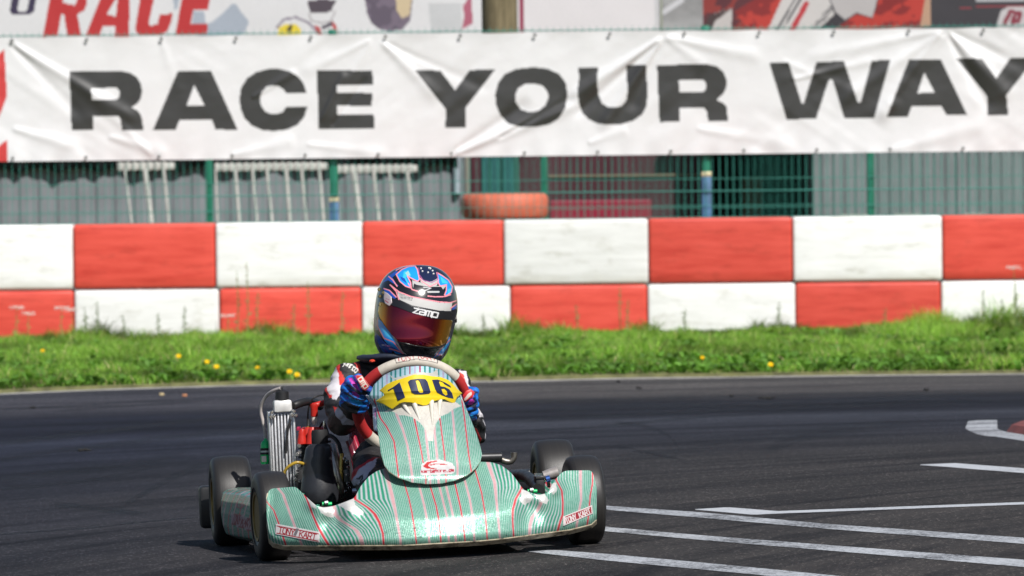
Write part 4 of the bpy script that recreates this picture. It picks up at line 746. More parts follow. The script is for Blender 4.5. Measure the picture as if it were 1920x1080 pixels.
# ---- front fairing
FO = np.concatenate([z5([(130, 160), (165, 280), (210, 340), (310, 410), (450, 460), (600, 475), (740, 470), (880, 440), (1000, 385), (1090, 310), (1140, 240), (1155, 170), (1140, 100)]), z4([(1100, 830), (1040, 680), (990, 560), (960, 480), (930, 400), (880, 310), (820, 240), (740, 180), (600, 145), (500, 140), (380, 150), (250, 190), (150, 240), (60, 330)]), [(692, 741), (699, 752)], z4([(85, 545), (85, 620), (92, 760), (110, 880)])])
fl = T([(0, 0)], 0, 0, 1)
def outline_lr(poly, y):
    poly = np.asarray(poly); xs = []
    L = np.full(np.shape(y), 1e9); R_ = np.full(np.shape(y), -1e9)
    for i in range(len(poly)):
        (x0, y0), (x1, y1) = poly[i], poly[(i + 1) % len(poly)]
        if abs(y1 - y0) < 1e-6: continue
        mk = (np.minimum(y0, y1) <= y) & (y <= np.maximum(y0, y1)); xx = x0 + (x1 - x0) * (y - y0) / (y1 - y0); L = np.where(mk, np.minimum(L, xx), L); R_ = np.where(mk, np.maximum(R_, xx), R_)
    return L, R_
yy_ = np.linspace(686.2, 907.8, 200); fL, fR = outline_lr(FO, yy_)
def fair_y(x, y):
    l = np.interp(y, yy_, fL); r = np.interp(y, yy_, fR); c = (l + r) / 2; hw = np.maximum((r - l) / 2, 20); u = (x - c) / np.maximum(hw, 60)
    v = (908 - y) / 222.
    return -.322 + .29 * v ** 1.15 + (.004 + .098 * smooth(.17, .7, v)) * np.clip(u * u, 0, 1.6) - .012 * np.exp(-((y - 893) / 14) ** 2)
GF = [(-36, [(650, 770), (686, 830), (700, 890)]), (-22, [(702, 752), (713, 784), (725, 800), (739, 827), (742, 850), (747, 890)]), (-14, [(738, 752), (744, 778), (755, 805), (764, 836), (773, 894)]), (-7, [(772, 752), (778, 790), (790, 845), (799, 898)]), (-2, [(795, 752), (799, 821), (803, 857), (806, 905)]), (2, [(813, 752), (816, 817), (820, 857), (823, 905)]), (7, [(822, 752), (825, 788), (833.5, 854), (836, 895)]), (14, [(846, 752), (849, 775), (855, 845), (858, 875)]), (22, [(866, 752), (870, 778), (879, 854), (884, 885)]), (32, [(905, 752), (912, 890)])]
zn = lambda p: T(p, 700, 690, 10.667)
def fair_col(x, y):
    c = stripes(x, y, GF, [-22, -7, 7, 22], [-14, -2, 2, 14], gw=.30, base=(.40, .54, .49))
    top = y < 748; s = (x - 778) * (1 + .0016 * np.abs(x - 778)) / 9.6; d = np.abs(s - np.round(s)); ct = np.empty_like(c); ct[:] = (.58, .66, .68)
    ct[d < .17] = (.04, .27, .22); ri = np.round(s); ct[(d < .13) & ((ri == -1) | (ri == 1))] = (.5, .06, .12); ct[(d < .2) & ((ri == -6) | (ri == 6) | (ri == 0))] = (.60, .42, .52)
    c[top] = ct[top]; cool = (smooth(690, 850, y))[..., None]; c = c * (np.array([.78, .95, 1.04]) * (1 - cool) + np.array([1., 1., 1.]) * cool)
    w1 = inpoly(x, y, z4([(160, 610), (215, 575), (270, 560), (330, 500), (880, 500), (945, 548), (880, 570), (810, 620), (740, 650), (690, 720), (668, 790), (655, 895), (605, 895), (585, 790), (530, 720), (450, 660), (370, 640), (310, 640), (250, 600)])) | inpoly(x, y, z4([(200, 212), (265, 265), (440, 222), (520, 205), (650, 212), (700, 175), (715, 245), (460, 250), (290, 285), (250, 270)])) | inpoly(x, y, z4([(600, 830), (660, 830), (660, 900), (610, 900)]))
    w2 = inpoly(x, y, z4([(890, 300), (960, 440), (1000, 560), (1050, 690), (1040, 690), (985, 560), (935, 450), (870, 320)]))
    c[w1 | w2] = (.62, .59, .53)
    lo = inpoly(x, y, z5([(530, 350), (545, 270), (600, 235), (730, 225), (850, 260), (880, 300), (885, 350), (850, 370), (540, 385)])); c[lo] = (.64, .62, .61)
    sw = inpoly(x, y, z5([(555, 290), (600, 250), (680, 236), (720, 240), (640, 258), (605, 285), (640, 310), (720, 318), (650, 322), (585, 312)])) | (polydist(x, y, z5([(630, 280), (690, 268), (800, 276)])) < .9); c[sw] = (.52, .03, .03)
    tx = text_mask(x, y, 'kartstore.de', z5([(540, 358)])[0], z5([(870, 345)])[0], 5.0, .75); c[tx] = (.45, .04, .06)
    return c * (.88 + .24 * fbm(x * .05, y * .04, 93)[..., None])
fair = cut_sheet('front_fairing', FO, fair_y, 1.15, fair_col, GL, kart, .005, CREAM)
# side return of the fairing on the kart's right
sel = [(692, 742), (699, 752), (705, 762), (705.7, 775), (706.5, 790), (708, 808)]; sel = np.array(spline(sel, 5)); c0 = K(sel[:, 0], sel[:, 1], fair_y(sel[:, 0], sel[:, 1]) + .004)
rows = [c0 + np.array([-.004 * f - .006 * math.sin(f * 3), .05 * f, 0.0]) for f in np.linspace(0, 1, 8)]; gA = np.array(rows); cx_, cy_ = proj(gA.reshape(-1, 3)); nn_ = fbm(cx_ * .2, cy_ * .12, 17)[:, None]; cc = np.where(nn_ > .5, np.array([.50, .55, .62]), np.array([.16, .22, .30])); cc = np.where((nn_ > .64), np.array([.40, .14, .30]), cc)
solid(grid('fairing_return', gA, GL, kart, cc.reshape(8, -1, 3)), .004)
ser = np.array(spline([(827, 693), (842, 704.4), (853, 717), (862, 734), (873, 763.7), (882.6, 786), (893.7, 813.7), (902, 842), (903, 856)], 5)); c0 = K(ser[:, 0], ser[:, 1], fair_y(ser[:, 0], ser[:, 1]) + .004); grid('fairing_return', np.array([c0 + np.array([.004 * f, .06 * f, 0]) for f in (0, .5, 1)]), CREAM, kart, smooth=True)
# moulded struts under the plate
for a in ([(352, 500), (385, 570), (432, 640)], [(470, 520), (495, 600), (525, 690)], [(642, 500), (645, 600), (655, 740)], [(728, 480), (724, 560), (720, 645)]):
    q = np.array(spline(z4(a), 6)); MB().tube(K(q[:, 0], q[:, 1], fair_y(q[:, 0], q[:, 1]) - np.linspace(.006, -.0035, len(q))), np.linspace(.0080, .0036, len(q)), 14).build('strut', mat('moulded_white', (.60, .57, .50), .45), fair)
# ---- yellow number plate
NP = zn([(45, 668), (215, 545), (195, 500), (118, 452), (260, 330), (400, 262), (560, 215), (690, 170), (820, 130), (1000, 135), (1180, 165), (1350, 180), (1500, 240), (1600, 330), (1680, 420), (1780, 505), (1680, 590), (1620, 720), (1560, 692), (1430, 625), (1330, 637), (1190, 667), (1080, 742), (1000, 752), (900, 722), (760, 692), (620, 682), (520, 712), (440, 772), (375, 822), (300, 782), (200, 722)])
def plate_y(x, y):
    low = 690 + (588 + 60 * ((x - 795) / 80) ** 2) / 10.667
    return fair_y(x, np.full_like(x, 735.)) - .040 + (y - 735) * -.0004 - .005 * np.clip((y - low) / 12., -1, 0) ** 2 + .007 * np.clip((y - low) / 14., 0, 1.4) + .03 * smooth(45, 95, np.abs(x - 785)) * smooth(60, 100, np.abs(x - 785))
YP = mat('plate_yellow', (.78, .57, .012), .38, var=.06, vs=40., coat=.2)
plate = cut_sheet('number_plate', NP, plate_y, .95, None, YP, kart, .004)
NAV = mat('numeral_navy', (.016, .022, .07), .4, var=.1)
for ring, holes in (([(285, 445), (390, 385), (525, 285), (635, 585), (490, 655), (400, 405), (300, 460)], ()), ([(695, 275), (740, 235), (900, 213), (1040, 222), (1085, 275), (1147, 480), (1120, 512), (960, 527), (830, 522), (770, 490)], ([(845, 245), (900, 235), (930, 270), (1005, 470), (985, 495), (930, 495), (900, 460)],)),
                    ([(1178, 235), (1290, 230), (1440, 290), (1530, 345), (1562, 392), (1500, 364), (1425, 320), (1395, 285), (1330, 258), (1315, 285), (1345, 365), (1430, 378), (1520, 425), (1575, 500), (1607, 612), (1500, 592), (1380, 547), (1280, 490), (1240, 420)], ([(1362, 415), (1425, 412), (1475, 462), (1488, 532), (1446, 552), (1392, 505)],))):
    cut_sheet('numeral', zn(ring), plate_y, .5, None, NAV, plate, .0008, lift=.0018, holes=[zn(h) for h in holes])
# ---- steering wheel
SC0 = K(772, 762, .20); SR = .160; tl = math.radians(34); e1 = np.array([1., 0, -.0]); e1 = np.array([math.cos(-.04), 0, math.sin(-.04)]); e2 = np.array([0, -math.sin(tl), math.cos(tl)]); e2 = e2 - e1 * (e1 @ e2); e2 /= np.linalg.norm(e2); e3 = np.cross(e1, e2)
def ringp(th): return SC0 + SR * (math.cos(th) * e1 + math.sin(th) * e2)
nu, nv = 760, 44; th = np.linspace(0, 2 * math.pi, nu, endpoint=False); A = np.zeros((nv, nu, 3))
for i, a in enumerate(th):
    rad = math.cos(a) * e1 + math.sin(a) * e2
    for j in range(nv):
        q = 2 * math.pi * j / nv; A[j, i] = ringp(a) + .0165 * (math.cos(q) * rad + math.sin(q) * e3)
px, py = proj(A.reshape(-1, 3)); px = px.reshape(nv, nu); py = py.reshape(nv, nu); dg = np.degrees(th)[None, :] * np.ones((nv, 1))
redm = ((dg > 127) & (dg < 219)) | ((dg < 40) | (dg > 328)); c = paint(px, py, (.58, .53, .45), [(redm, (.46, .022, .022))])
lab = inpoly(px, py, T([(540, 742), (700, 712), (850, 735), (852, 772), (700, 742), (552, 772)], 600, 480, 3.856)); c[lab & ~redm] = (.62, .57, .50)
bord = polydist(px, py, T([(538, 735), (552, 773), (700, 744), (850, 773), (850, 735)], 600, 480, 3.856)) < .8; c[bord & ~redm] = (.10, .08, .07)
for i_, (txt, o_, e_) in enumerate((('TONY', (556, 762), (690, 742)), ('KART', (712, 738), (838, 756)))):
    q = T([o_, e_], 600, 480, 3.856); c[text_mask(px, py, txt, q[0], q[1], 8.5, .75) & ~redm] = (.40, .05, .06)
i = np.arange(nv * nu).reshape(nv, nu); i2 = np.concatenate([i, i[:1]], 0); i2 = np.concatenate([i2, i2[:, :1]], 1); f = np.stack([i2[:-1, :-1], i2[:-1, 1:], i2[1:, 1:], i2[1:, :-1]], -1).reshape(-1, 4)
sw = mesh_np('steering_wheel', A.reshape(-1, 3), f, vmat('wheel_suede', .62, bmp=.15, bs_=700., var=.15), kart, c.reshape(-1, 3))
b = MB()
for a in (20, 160, 270): b.tube([SC0 + e3 * -.02, SC0 + .5 * SR * (math.cos(math.radians(a)) * e1 + math.sin(math.radians(a)) * e2), ringp(math.radians(a))], .008, 8)
b.build('spoke', ALU, sw); MB().lathe(SC0, [(-.03, .035), (.015, .035)], 'y', 20).build('hub', BK, sw)
MB().tube([SC0, K(795, 960, -.1)], .010, 10).build('steering_column', STEEL, kart)
# ---- wheels
def wheel(x, y, R, wd, hub_in, steer=0.):
    r0 = .0635; z = R - .002; c = np.zeros(3); h = wd / 2
    pr = [(-h * .70, r0), (-h * .86, r0 + .009), (-h * .95, r0 + .022), (-h * .99, R - .045), (-h * .985, R - .028), (-h * .93, R - .014), (-h * .82, R - .005), (-h * .62, R - .0015), (-h * .3, R), (0, R + .0005)]; pr = pr + [(-a, r) for a, r in pr[-2::-1]]
    w_ = thing_part('wheel', kart); w_.location = (x, y, z); w_.rotation_euler = (0, 0, math.radians(steer))
    MB().lathe(c, pr, 'x', 72).build('tyre', RUB, w_)
    rp = [(-h * .86, r0 + .010), (-h * .95, r0 + .008), (-h * .93, r0), (-h * .6, r0 - .009), (-h * .2, r0 - .012), (h * .05, r0 - .016), (h * .07, .028), (h * .16, .028), (h * .2, r0 - .014), (h * .6, r0 - .009), (h * .93, r0), (h * .95, r0 + .008), (h * .86, r0 + .010)]
    MB().lathe(c, rp, 'x', 40).build('rim', GOLD, w_); MB().lathe(c, [(-h * .55, .026), (-h * .5, .03), (h * .5, .03), (h * .55, .026)], 'x', 20).build('hub', BKM, w_)
def thing_part(name, parent):
    o = bpy.data.objects.new(name, None); COL.objects.link(o); o.parent = parent; o.empty_display_size = .05; return o
fxl = float(K(509, 960, 0.)[0]); fxr = float(K(1094, 940, 0.)[0]); rxl = float(K(434, 950, 1.)[0]); rxr = float(K(1039, 920, 1.)[0])
wheel(fxl, 0., .130, .098, 1, 4.0); wheel(fxr, 0., .130, .098, -1, 3.5); wheel(rxl, 1., .137, .122, 1); wheel(rxr, 1., .137, .122, -1)
b = MB()
for xa, xb in ((fxl + .03, -.28), (fxr - .03, .28)): b.tube([(xa, 0, .13), (xb, .0, .12)], .014, 10)
b.build('stub_axle', STEEL, kart); MB().tube([(rxl, 1., .137), (rxr, 1., .137)], .015, 12).build('rear_axle', CHR, kart)
b = MB()
for s_ in (-1, 1): b.tube(spline([(s_ * .18, -.25, .055), (s_ * .24, -.02, .06), (s_ * .30, .25, .055), (s_ * .31, .8, .055), (s_ * .27, 1.2, .08)], 6), .014, 10); b.tube([(s_ * .30, .02, .055), (s_ * .33, .0, .15)], .013, 8)
b.tube([(-.3, .3, .055), (.3, .3, .055)], .014, 8).tube([(-.31, .75, .055), (.31, .75, .055)], .014, 8).tube([(-.20, -.22, .055), (.20, -.22, .055)], .014, 8).tube([(-.24, -.02, .06), (.24, -.02, .06)], .012, 8); b.build('frame', FRM, kart)
MB().box((-.25, -.24, .032), (.25, .42, .037)).build('floor_tray', mat('tray', (.10, .10, .10), .5, .5), kart)
b = MB()
for s_ in (-1, 1): b.tube([(s_ * .06, -.06, .11), (s_ * .36, .05, .12)], .006, 8)
b.build('tie_rod', STEEL, kart)
# ---- side pods
def sidepod(sg, label=None):
    xo = .553; plan = spline([(-.365, .20), (-.41, .186), (-.452, .195), (-.474, .235), (-.492, .33), (-.508, .45), (-.524, .58), (-.541, .73), (-.540, .81), (-.50, .845), (-.44, .85)], 14)
    # fit the visible outer edge
    zt = np.interp(plan[:, 1], [.19, .3, .5, .85], [.178, .182, .186, .18]); prof = [(.0, 1.0, .05), (.0, .97, .018), (.0, .92, .004), (0, .75, -.002), (0, .5, -.004), (0, .25, 0), (0, .08, .008), (0, .0, .03)]
    prof = [(z_, ins) for _, z_, ins in prof]; N_ = np.gradient(plan, axis=0); N_ = np.stack([N_[:, 1], -N_[:, 0]], 1); N_ /= np.linalg.norm(N_, axis=1, keepdims=True)
    if (N_[len(N_) // 2] @ np.array([-1., 0])) < 0: N_ = -N_
    ts = np.linspace(0, 1, 60); pz = np.interp(ts, np.linspace(0, 1, len(prof)), [p[0] for p in prof]); pi_ = np.interp(ts, np.linspace(0, 1, len(prof)), [p[1] for p in prof])
    A = np.zeros((62, len(plan), 3))
    for k in range(60):
        q = plan - N_ * pi_[k]; A[k + 1] = np.column_stack([sg * -q[:, 0] if sg > 0 else q[:, 0], q[:, 1], .035 + (zt - .035) * pz[k]])
    inner = plan - N_ * .14; A[0] = np.column_stack([-sg * inner[:, 0] if sg > 0 else inner[:, 0], inner[:, 1], zt - .004]); A[61] = np.column_stack([-sg * inner[:, 0] if sg > 0 else inner[:, 0], inner[:, 1], np.full(len(plan), .036)])
    L = np.concatenate([[0], np.cumsum(np.hypot(*np.diff(plan, axis=0).T))])[None, :] * np.ones((62, 1)); H = A[..., 2]
    s = (L * 1.0 + H * 1.25) / .017; d = np.abs(s - np.round(s)); c = np.empty(A.shape); c[:] = (.36, .38, .39); c[d < .32] = GRN_L; r_ = np.round(s).astype(int) % 9; c[(d < .5) & (r_ == 0)] = PINK; c[(d < .4) & (r_ == 4)] = RED_L
    if sg < 0:
        px, py = proj(A.reshape(-1, 3)); px = px.reshape(H.shape); py = py.reshape(H.shape); z = lambda p: T(p, 370, 840, 4.696)
        vis = (py > 925); stq = inpoly(px, py, z([(302, 565), (500, 625), (500, 745), (300, 670)])); M = (.26, .02, .04); lw = (polydist(px, py, z([(304, 572), (500, 632)])) < .9) | (polydist(px, py, z([(302, 662), (500, 738)])) < .9)
        c[stq] = (.46, .36, .40); c[lw & stq] = M; c[text_mask(px, py, 'TONY', z([(306, 655)])[0], z([(372, 678)])[0], 15, .8) & stq] = M; c[text_mask(px, py, 'KART', z([(384, 684)])[0], z([(470, 712)])[0], 15, .8) & stq] = M
        sw_ = polydist(px, py, z([(410, 470), (380, 450), (355, 480), (360, 520), (385, 535), (420, 500), (395, 485), (375, 505)])) < 1.3; c[sw_ & vis] = (.35, .05, .12)
    f = grid_faces(*H.shape); o = mesh_np('side_pod', A.reshape(-1, 3), f if sg < 0 else f[:, ::-1].copy(), GL, kart, c.reshape(-1, 3)); md = solid(o, .004, 0.); 
    return o
sidepod(-1); sidepod(1)
# ---- rear bumper
MB().box((-.585, 1.185, .045), (.585, 1.26, .175), .012, 2).build('rear_bumper', BK, kart)
# ---- radiator on the kart's right, with cap, hose and bottle
RYK = .62
def pbox(name, x0, y0, x1, y1, yk, dep, mt, parent, bev=.004):
    a = K((x0 + x1) / 2, y0, yk); c_ = K(x0, (y0 + y1) / 2, yk); d = K(x1, (y0 + y1) / 2, yk); bb = K((x0 + x1) / 2, y1, yk)
    return MB().box((c_[0], yk, bb[2]), (d[0], yk + dep, a[2]), bev).build(name, mt, parent)
def plathe(name, rings, yk, mt, parent, n=24, sy=1.):   # rings: (px, py, half width px)
    V = []
    for px, py, r in rings:
        c_ = K(px, py, yk); rr = abs(K(px + r, py, yk)[0] - c_[0])
        for j in range(n):
            q = 2 * math.pi * j / n; V.append(c_ + np.array([rr * math.cos(q), rr * sy * math.sin(q), 0]))
    Fs = [(k * n + j, k * n + (j + 1) % n, (k + 1) * n + (j + 1) % n, (k + 1) * n + j) for k in range(len(rings) - 1) for j in range(n)] + [tuple(range(n)), tuple((len(rings) - 1) * n + j for j in range(n))]
    return MB().add(V, Fs).build(name, mt, parent)
def ptube(name, pts, r, mt, parent, n=10, k=8):
    q = spline([K(*p) for p in pts], k); return MB().tube(q, r, n).build(name, mt, parent)
rad = thing_part('radiator', kart)
ALW = mat('alu_fins', (.66, .66, .68), .38, .55, var=.2, vs=80.)
pbox('core', 510, 776, 553, 950, RYK + .02, .026, mat('core_dark', (.20, .20, .21), .5, .6, vs=200.), rad, .001)
for k in range(7): pbox('cooling_tube', 511.5 + k * 6.2, 776, 514.8 + k * 6.2, 948, RYK + .006, .024, ALW, rad, .0012)
for x0, x1 in ((507, 510.5), (552.5, 557)): pbox('side_plate', x0, 772, x1, 955, RYK - .004, .055, ALU, rad, .002)
pbox('header_tank', 513.5, 750, 548, 773, RYK - .008, .05, mat('tank_white', (.74, .73, .71), .35, .2), rad, .008)
plathe('filler_cap', [(529, 731, 6), (529, 733, 10.5), (529, 735, 12.5), (529, 751, 13)], RYK + .015, BK, rad, 28); plathe('cap_spout', [(526, 726, 4), (526, 733, 5)], RYK + .015, BK, rad, 12)
for px, py in ((507, 781), (513, 781), (548, 778), (555, 778), (509, 773), (551, 771)): 
    c_ = K(px, py, RYK - .012); MB().lathe(c_, [(-.008, .004), (-.006, .0055), (.012, .0055)], 'y', 10).build('bolt', CHR, rad)
q = T([(395, 640), (440, 640), (430, 760), (415, 900), (400, 915), (412, 780), (395, 700)], 500, 720, 9.82); 
for p in (spline([(545, 786, RYK - .01), (541, 800, RYK - .012), (538, 822, RYK - .01), (536, 850, RYK - .005)], 5),): MB().tube(K(p[:, 0], p[:, 1], p[:, 2]), .0035, 8).build('strap', BKM, rad)
ptube('overflow_hose', [(526, 728, .63), (512, 733, .65), (500, 742, .68), (491, 757, .70), (489.5, 772, .71), (493, 790, .71), (496.5, 808, .71), (498, 822, .71)], .0052, mat('clear_hose', (.42, .38, .36), .35, vs=40.), kart)
bt_ = plathe('overflow_bottle', [(498, 822, 2.6), (498, 825, 3.4), (497.7, 828, 7), (497.5, 832, 8.6), (497.3, 842, 8.8), (497, 866, 8.6), (497, 870, 7)], .70, GRNP, kart, 20)
plathe('strap', [(497.5, 840, 9.4), (497.5, 844.5, 9.5)], .70, BKM, bt_, 20); plathe('strap', [(497.5, 848, 9.6), (497.5, 852, 9.5)], .70, BKM, bt_, 20); plathe('clear_band', [(497.5, 844.5, 9.0), (497.5, 848, 9.0)], .70, mat('band_white', (.5, .55, .52), .4), bt_, 20); pbox('bottle_label', 490.5, 855, 499.5, 866, .70 - .0165, .002, mat('label_white', (.62, .55, .52), .5), bt_, .0005)
ptube('coolant_hose', [(550, 761, .64), (560, 757, .65), (575, 753, .68), (590, 754, .74), (600, 762, .8)], .0125, BK, kart, 14)
ptube('ignition_lead', [(577, 790, .7), (578, 770, .69), (583, 752, .68), (592, 744, .68), (606, 741, .70), (622, 746, .74)], .0025, BKM, kart)
pg = plathe('spark_plug', [(589.5, 780, 5.2), (589.5, 790, 5.4), (589.5, 792, 4.4), (589.5, 796, 3.4)], .66, mat('porcelain', (.66, .62, .55), .3), kart, 16)
plathe('plug_cap', [(589, 757, 7.5), (589, 762, 8.2), (589, 766, 6.6), (589.5, 779, 7.0), (589.5, 781, 6.2)], .66, REDP, pg, 18); ptube('plug_cap', [(586, 761, .66), (596, 758.5, .66), (612, 754, .68), (622, 752, .70)], .0088, REDP, pg, 14)
plathe('temperature_sensor', [(578, 786, 3), (578, 799, 3.6), (578, 800, 4.4), (578, 803, 3.2)], .65, BKM, kart, 12); plathe('sensor_nut', [(578, 799, 4.), (578, 804, 4.)], .648, mat('brass', (.55, .38, .10), .3, .9), kart, 6)
# engine: head, barrel, crankcase
eng = thing_part('engine', kart)
plathe('cylinder_head', [(588, 800, 20), (588, 804, 26), (588, 812, 27), (588, 815, 24)], .69, REDP, eng, 28); plathe('head_outlet', [(567, 805, 4.5), (566, 811, 6.8), (566, 814, 6.5), (566, 824, 8.5), (566, 832, 9), (566, 834, 7)], .61, REDP, eng, 18); plathe('head_outlet', [(577, 801, 5.5), (575, 812, 7), (573, 824, 7)], .63, REDP, eng, 16); plathe('head_outlet', [(586, 801, 5), (585, 806, 7.5), (584, 818, 8.5), (583, 832, 9.5)], .60, REDP, eng, 18); plathe('head_nut', [(560, 800, 3.5), (560, 804, 4.4), (560, 807, 4)], .64, mat('anodised_pink', (.5, .03, .10), .3, .5), eng, 8)
for k in range(7): plathe('cooling_fin', [(590, 818 + k * 9, 31), (590, 822 + k * 9, 31)], .70, BKM, eng, 20)
plathe('barrel', [(590, 814, 25), (590, 885, 26)], .70, BKM, eng, 20); pbox('crankcase', 556, 876, 640, 965, .58, .2, BKM, eng, .02)
for px, py, yk in ((561, 836, .6), (558, 852, .585), (562, 848, .6), (560, 873, .58), (557, 888, .57), (563, 902, .57), (554, 899, .575)):
    MB().lathe(K(px, py, yk), [(-.01, .0045), (-.008, .006), (.012, .006)], 'y', 10).build('bolt', STEEL, eng)
# intake silencer
box_ = plathe('intake_silencer', [(598, 832, 14), (598, 833.5, 19), (597.5, 836, 22), (597, 842, 24.5), (596, 862, 27), (596, 885, 29.5), (597, 893, 30), (597.5, 896, 31.5), (599, 920, 35.5), (601, 934, 37.5), (602, 942, 35), (602, 947, 27)], .40, mat('silencer_plastic', (.020, .021, .025), .36, var=.15, vs=30., bmp=.05), kart, 36, .85)
plathe('rubber_boot', [(599, 806, 14), (599, 811, 15.5), (599, 830, 15), (599, 834, 14)], .42, BKM, box_, 24)
for k, ch in enumerate('OVAOK'): pass
ptube('fuel_hose', [(531, 898, .40), (533, 886, .40), (541, 875, .39), (555, 867.5, .385), (567, 869, .39), (575, 874, .41)], .0048, mat('amber_hose', (.42, .27, .03), .3), kart)
# exhaust header, carburettor and the clutter beside the engine
ptube('exhaust_header', [(622, 838, .62), (627, 860, .58), (632, 885, .56), (638, 915, .56), (640, 940, .6)], .016, mat('header_steel', (.50, .45, .38), .3, .9), kart, 16); ptube('brass_fitting', [(641, 850, .56), (640, 880, .55), (641, 905, .55)], .0065, mat('brass', (.5, .4, .1), .3, .8), kart, 10)
r_ = np.random.default_rng(5)
carb = thing_part('carburettor', kart); pbox('carb_body', 642, 862, 660, 935, .55, .08, BKM, carb, .008); pbox('carb_cover', 645, 880, 657, 905, .535, .02, mat('grey_cast', (.12, .12, .12), .4, .5), carb, .004)
for px, py in ((650, 866, ), (653, 876), (651, 891), (652, 907), (646, 860), (655, 915), (648, 922)): MB().lathe(K(px, py, .53), [(-.008, .004), (-.006, .0056), (.01, .0056)], 'y', 8).build('screw', CHR, carb)
MB().tube(spline([K(608, 815, .6), K(622, 818, .56), K(634, 830, .54), K(640, 850, .54)], 6), .006, 8).build('breather_hose', BKM, kart); MB().tube(spline([K(600, 800, .66), K(606, 792, .62), K(611, 800, .6), K(616, 815, .58)], 6), .0035, 8).build('throttle_cable', BKM, kart); plathe('adjuster', [(607.5, 789, 1.6), (607.5, 797, 2.2), (607.5, 806, 1.8)], .6, CHR, kart, 10)
ptube('exhaust_elbow', [(700, 905, .9), (800, 880, .94), (900, 862, .94)], .022, STEEL, kart, 14)
# exhaust silencer on the kart's left
EXD = mat('exhaust_steel', (.20, .185, .165), .36, .8, var=.3, vs=14.); p0, p1 = K(890, 858.5, .93), K(941, 857, .93)
ex = MB().tube([p0, p0 * .02 + p1 * .98, p1], [.0165, .0165, .014], 20).build('exhaust_silencer', mat('silencer_black', (.04, .04, .042), .35, .5), kart); q = spline([K(*p) for p in ((938, 861, .93), (948, 865, .93), (957, 865, .93), (963, 858, .93), (964, 848, .93))], 6); MB().tube(q, np.linspace(.0105, .0100, len(q)), 14).build('tailpipe', EXD, ex)
# seat
a = np.linspace(-1.62, 1.62, 50); hgt = np.linspace(0, 1, 24); A = np.zeros((24, 50, 3)); ctr = K(783, 900, .66)
for i_, h in enumerate(hgt):
    w_ = .150 + .030 * h; top = .18 + .26 * (1 - smooth(.6, 1.9, np.abs(a))); A[i_] = np.column_stack([ctr[0] + w_ * np.sin(a) * (1.08), .68 + (w_ + .03 + .05 * h) * np.cos(a) * 1.0, .045 + top * h])
SEATM = mat('seat_maroon', (.13, .008, .02), .22, var=.2, vs=25., coat=.5); solid(grid('seat', A, SEATM, kart), .007, 0.)
MB().box((ctr[0] - .16, .5, .04), (ctr[0] + .16, .85, .06), .01).build('seat_base', SEATM, kart)
q = K(np.array([655, 663, 672, 678]), np.array([826, 850, 875, 893]), np.array([.47, .46, .44, .43])); MB().tube(spline(q, 6), .012, 10).build('seat_edge', SEATM, kart); q = K(np.array([662, 670, 680]), np.array([820, 842, 868]), np.array([.5, .48, .46])); MB().tube(spline(q, 6), .011, 10).build('seat_edge', mat('seat_red', (.30, .015, .04), .25, coat=.4), kart)
# brake cylinder, reservoir and spindle fittings by the left front wheel
pbox('brake_cylinder', 1005, 896, 1022, 930, .02, .05, BK, kart, .004); pbox('cylinder_cap', 1004.5, 892.5, 1022.5, 898, .015, .055, mat('cap_black', (.05, .05, .05), .2), kart, .003)
MB().tube([K(1019, 893, .06), K(1046, 885, .06)], [.0145, .019], 16).build('spindle', mat('spindle_alu', (.55, .50, .46), .35, .6), kart); MB().tube([K(1024, 899, .03), K(1031, 897, .03)], .010, 14).build('blue_collar', mat('anodised_blue', (.05, .13, .42), .3, .6), kart); plathe('rod_end', [(1028, 900, 3.2), (1029, 914, 3.)], .03, CHR, kart, 12)
MB().tube(spline([K(962, 893, .5), K(985, 893, .35), K(1000, 905, .15), K(1008, 918, .02)], 6), .018, 10).build('pod_bar', BK, kart); pbox('chain_guard', 968, 890, 998, 918, .55, .06, mat('guard_black', (.02, .021, .026), .3), kart, .008)
for px, py in ((998, 921), (613, 945)): 
    s_ = MB().tube([K(px - 9, py, -.12), K(px + 9, py, -.12)], .006, 10).build('bumper_clamp', GRNP, kart); MB().tube([K(px - 4, py - 2, -.13), K(px + 2, py - 3, -.13)], .006, 8).build('clamp_pin', ALU, s_)
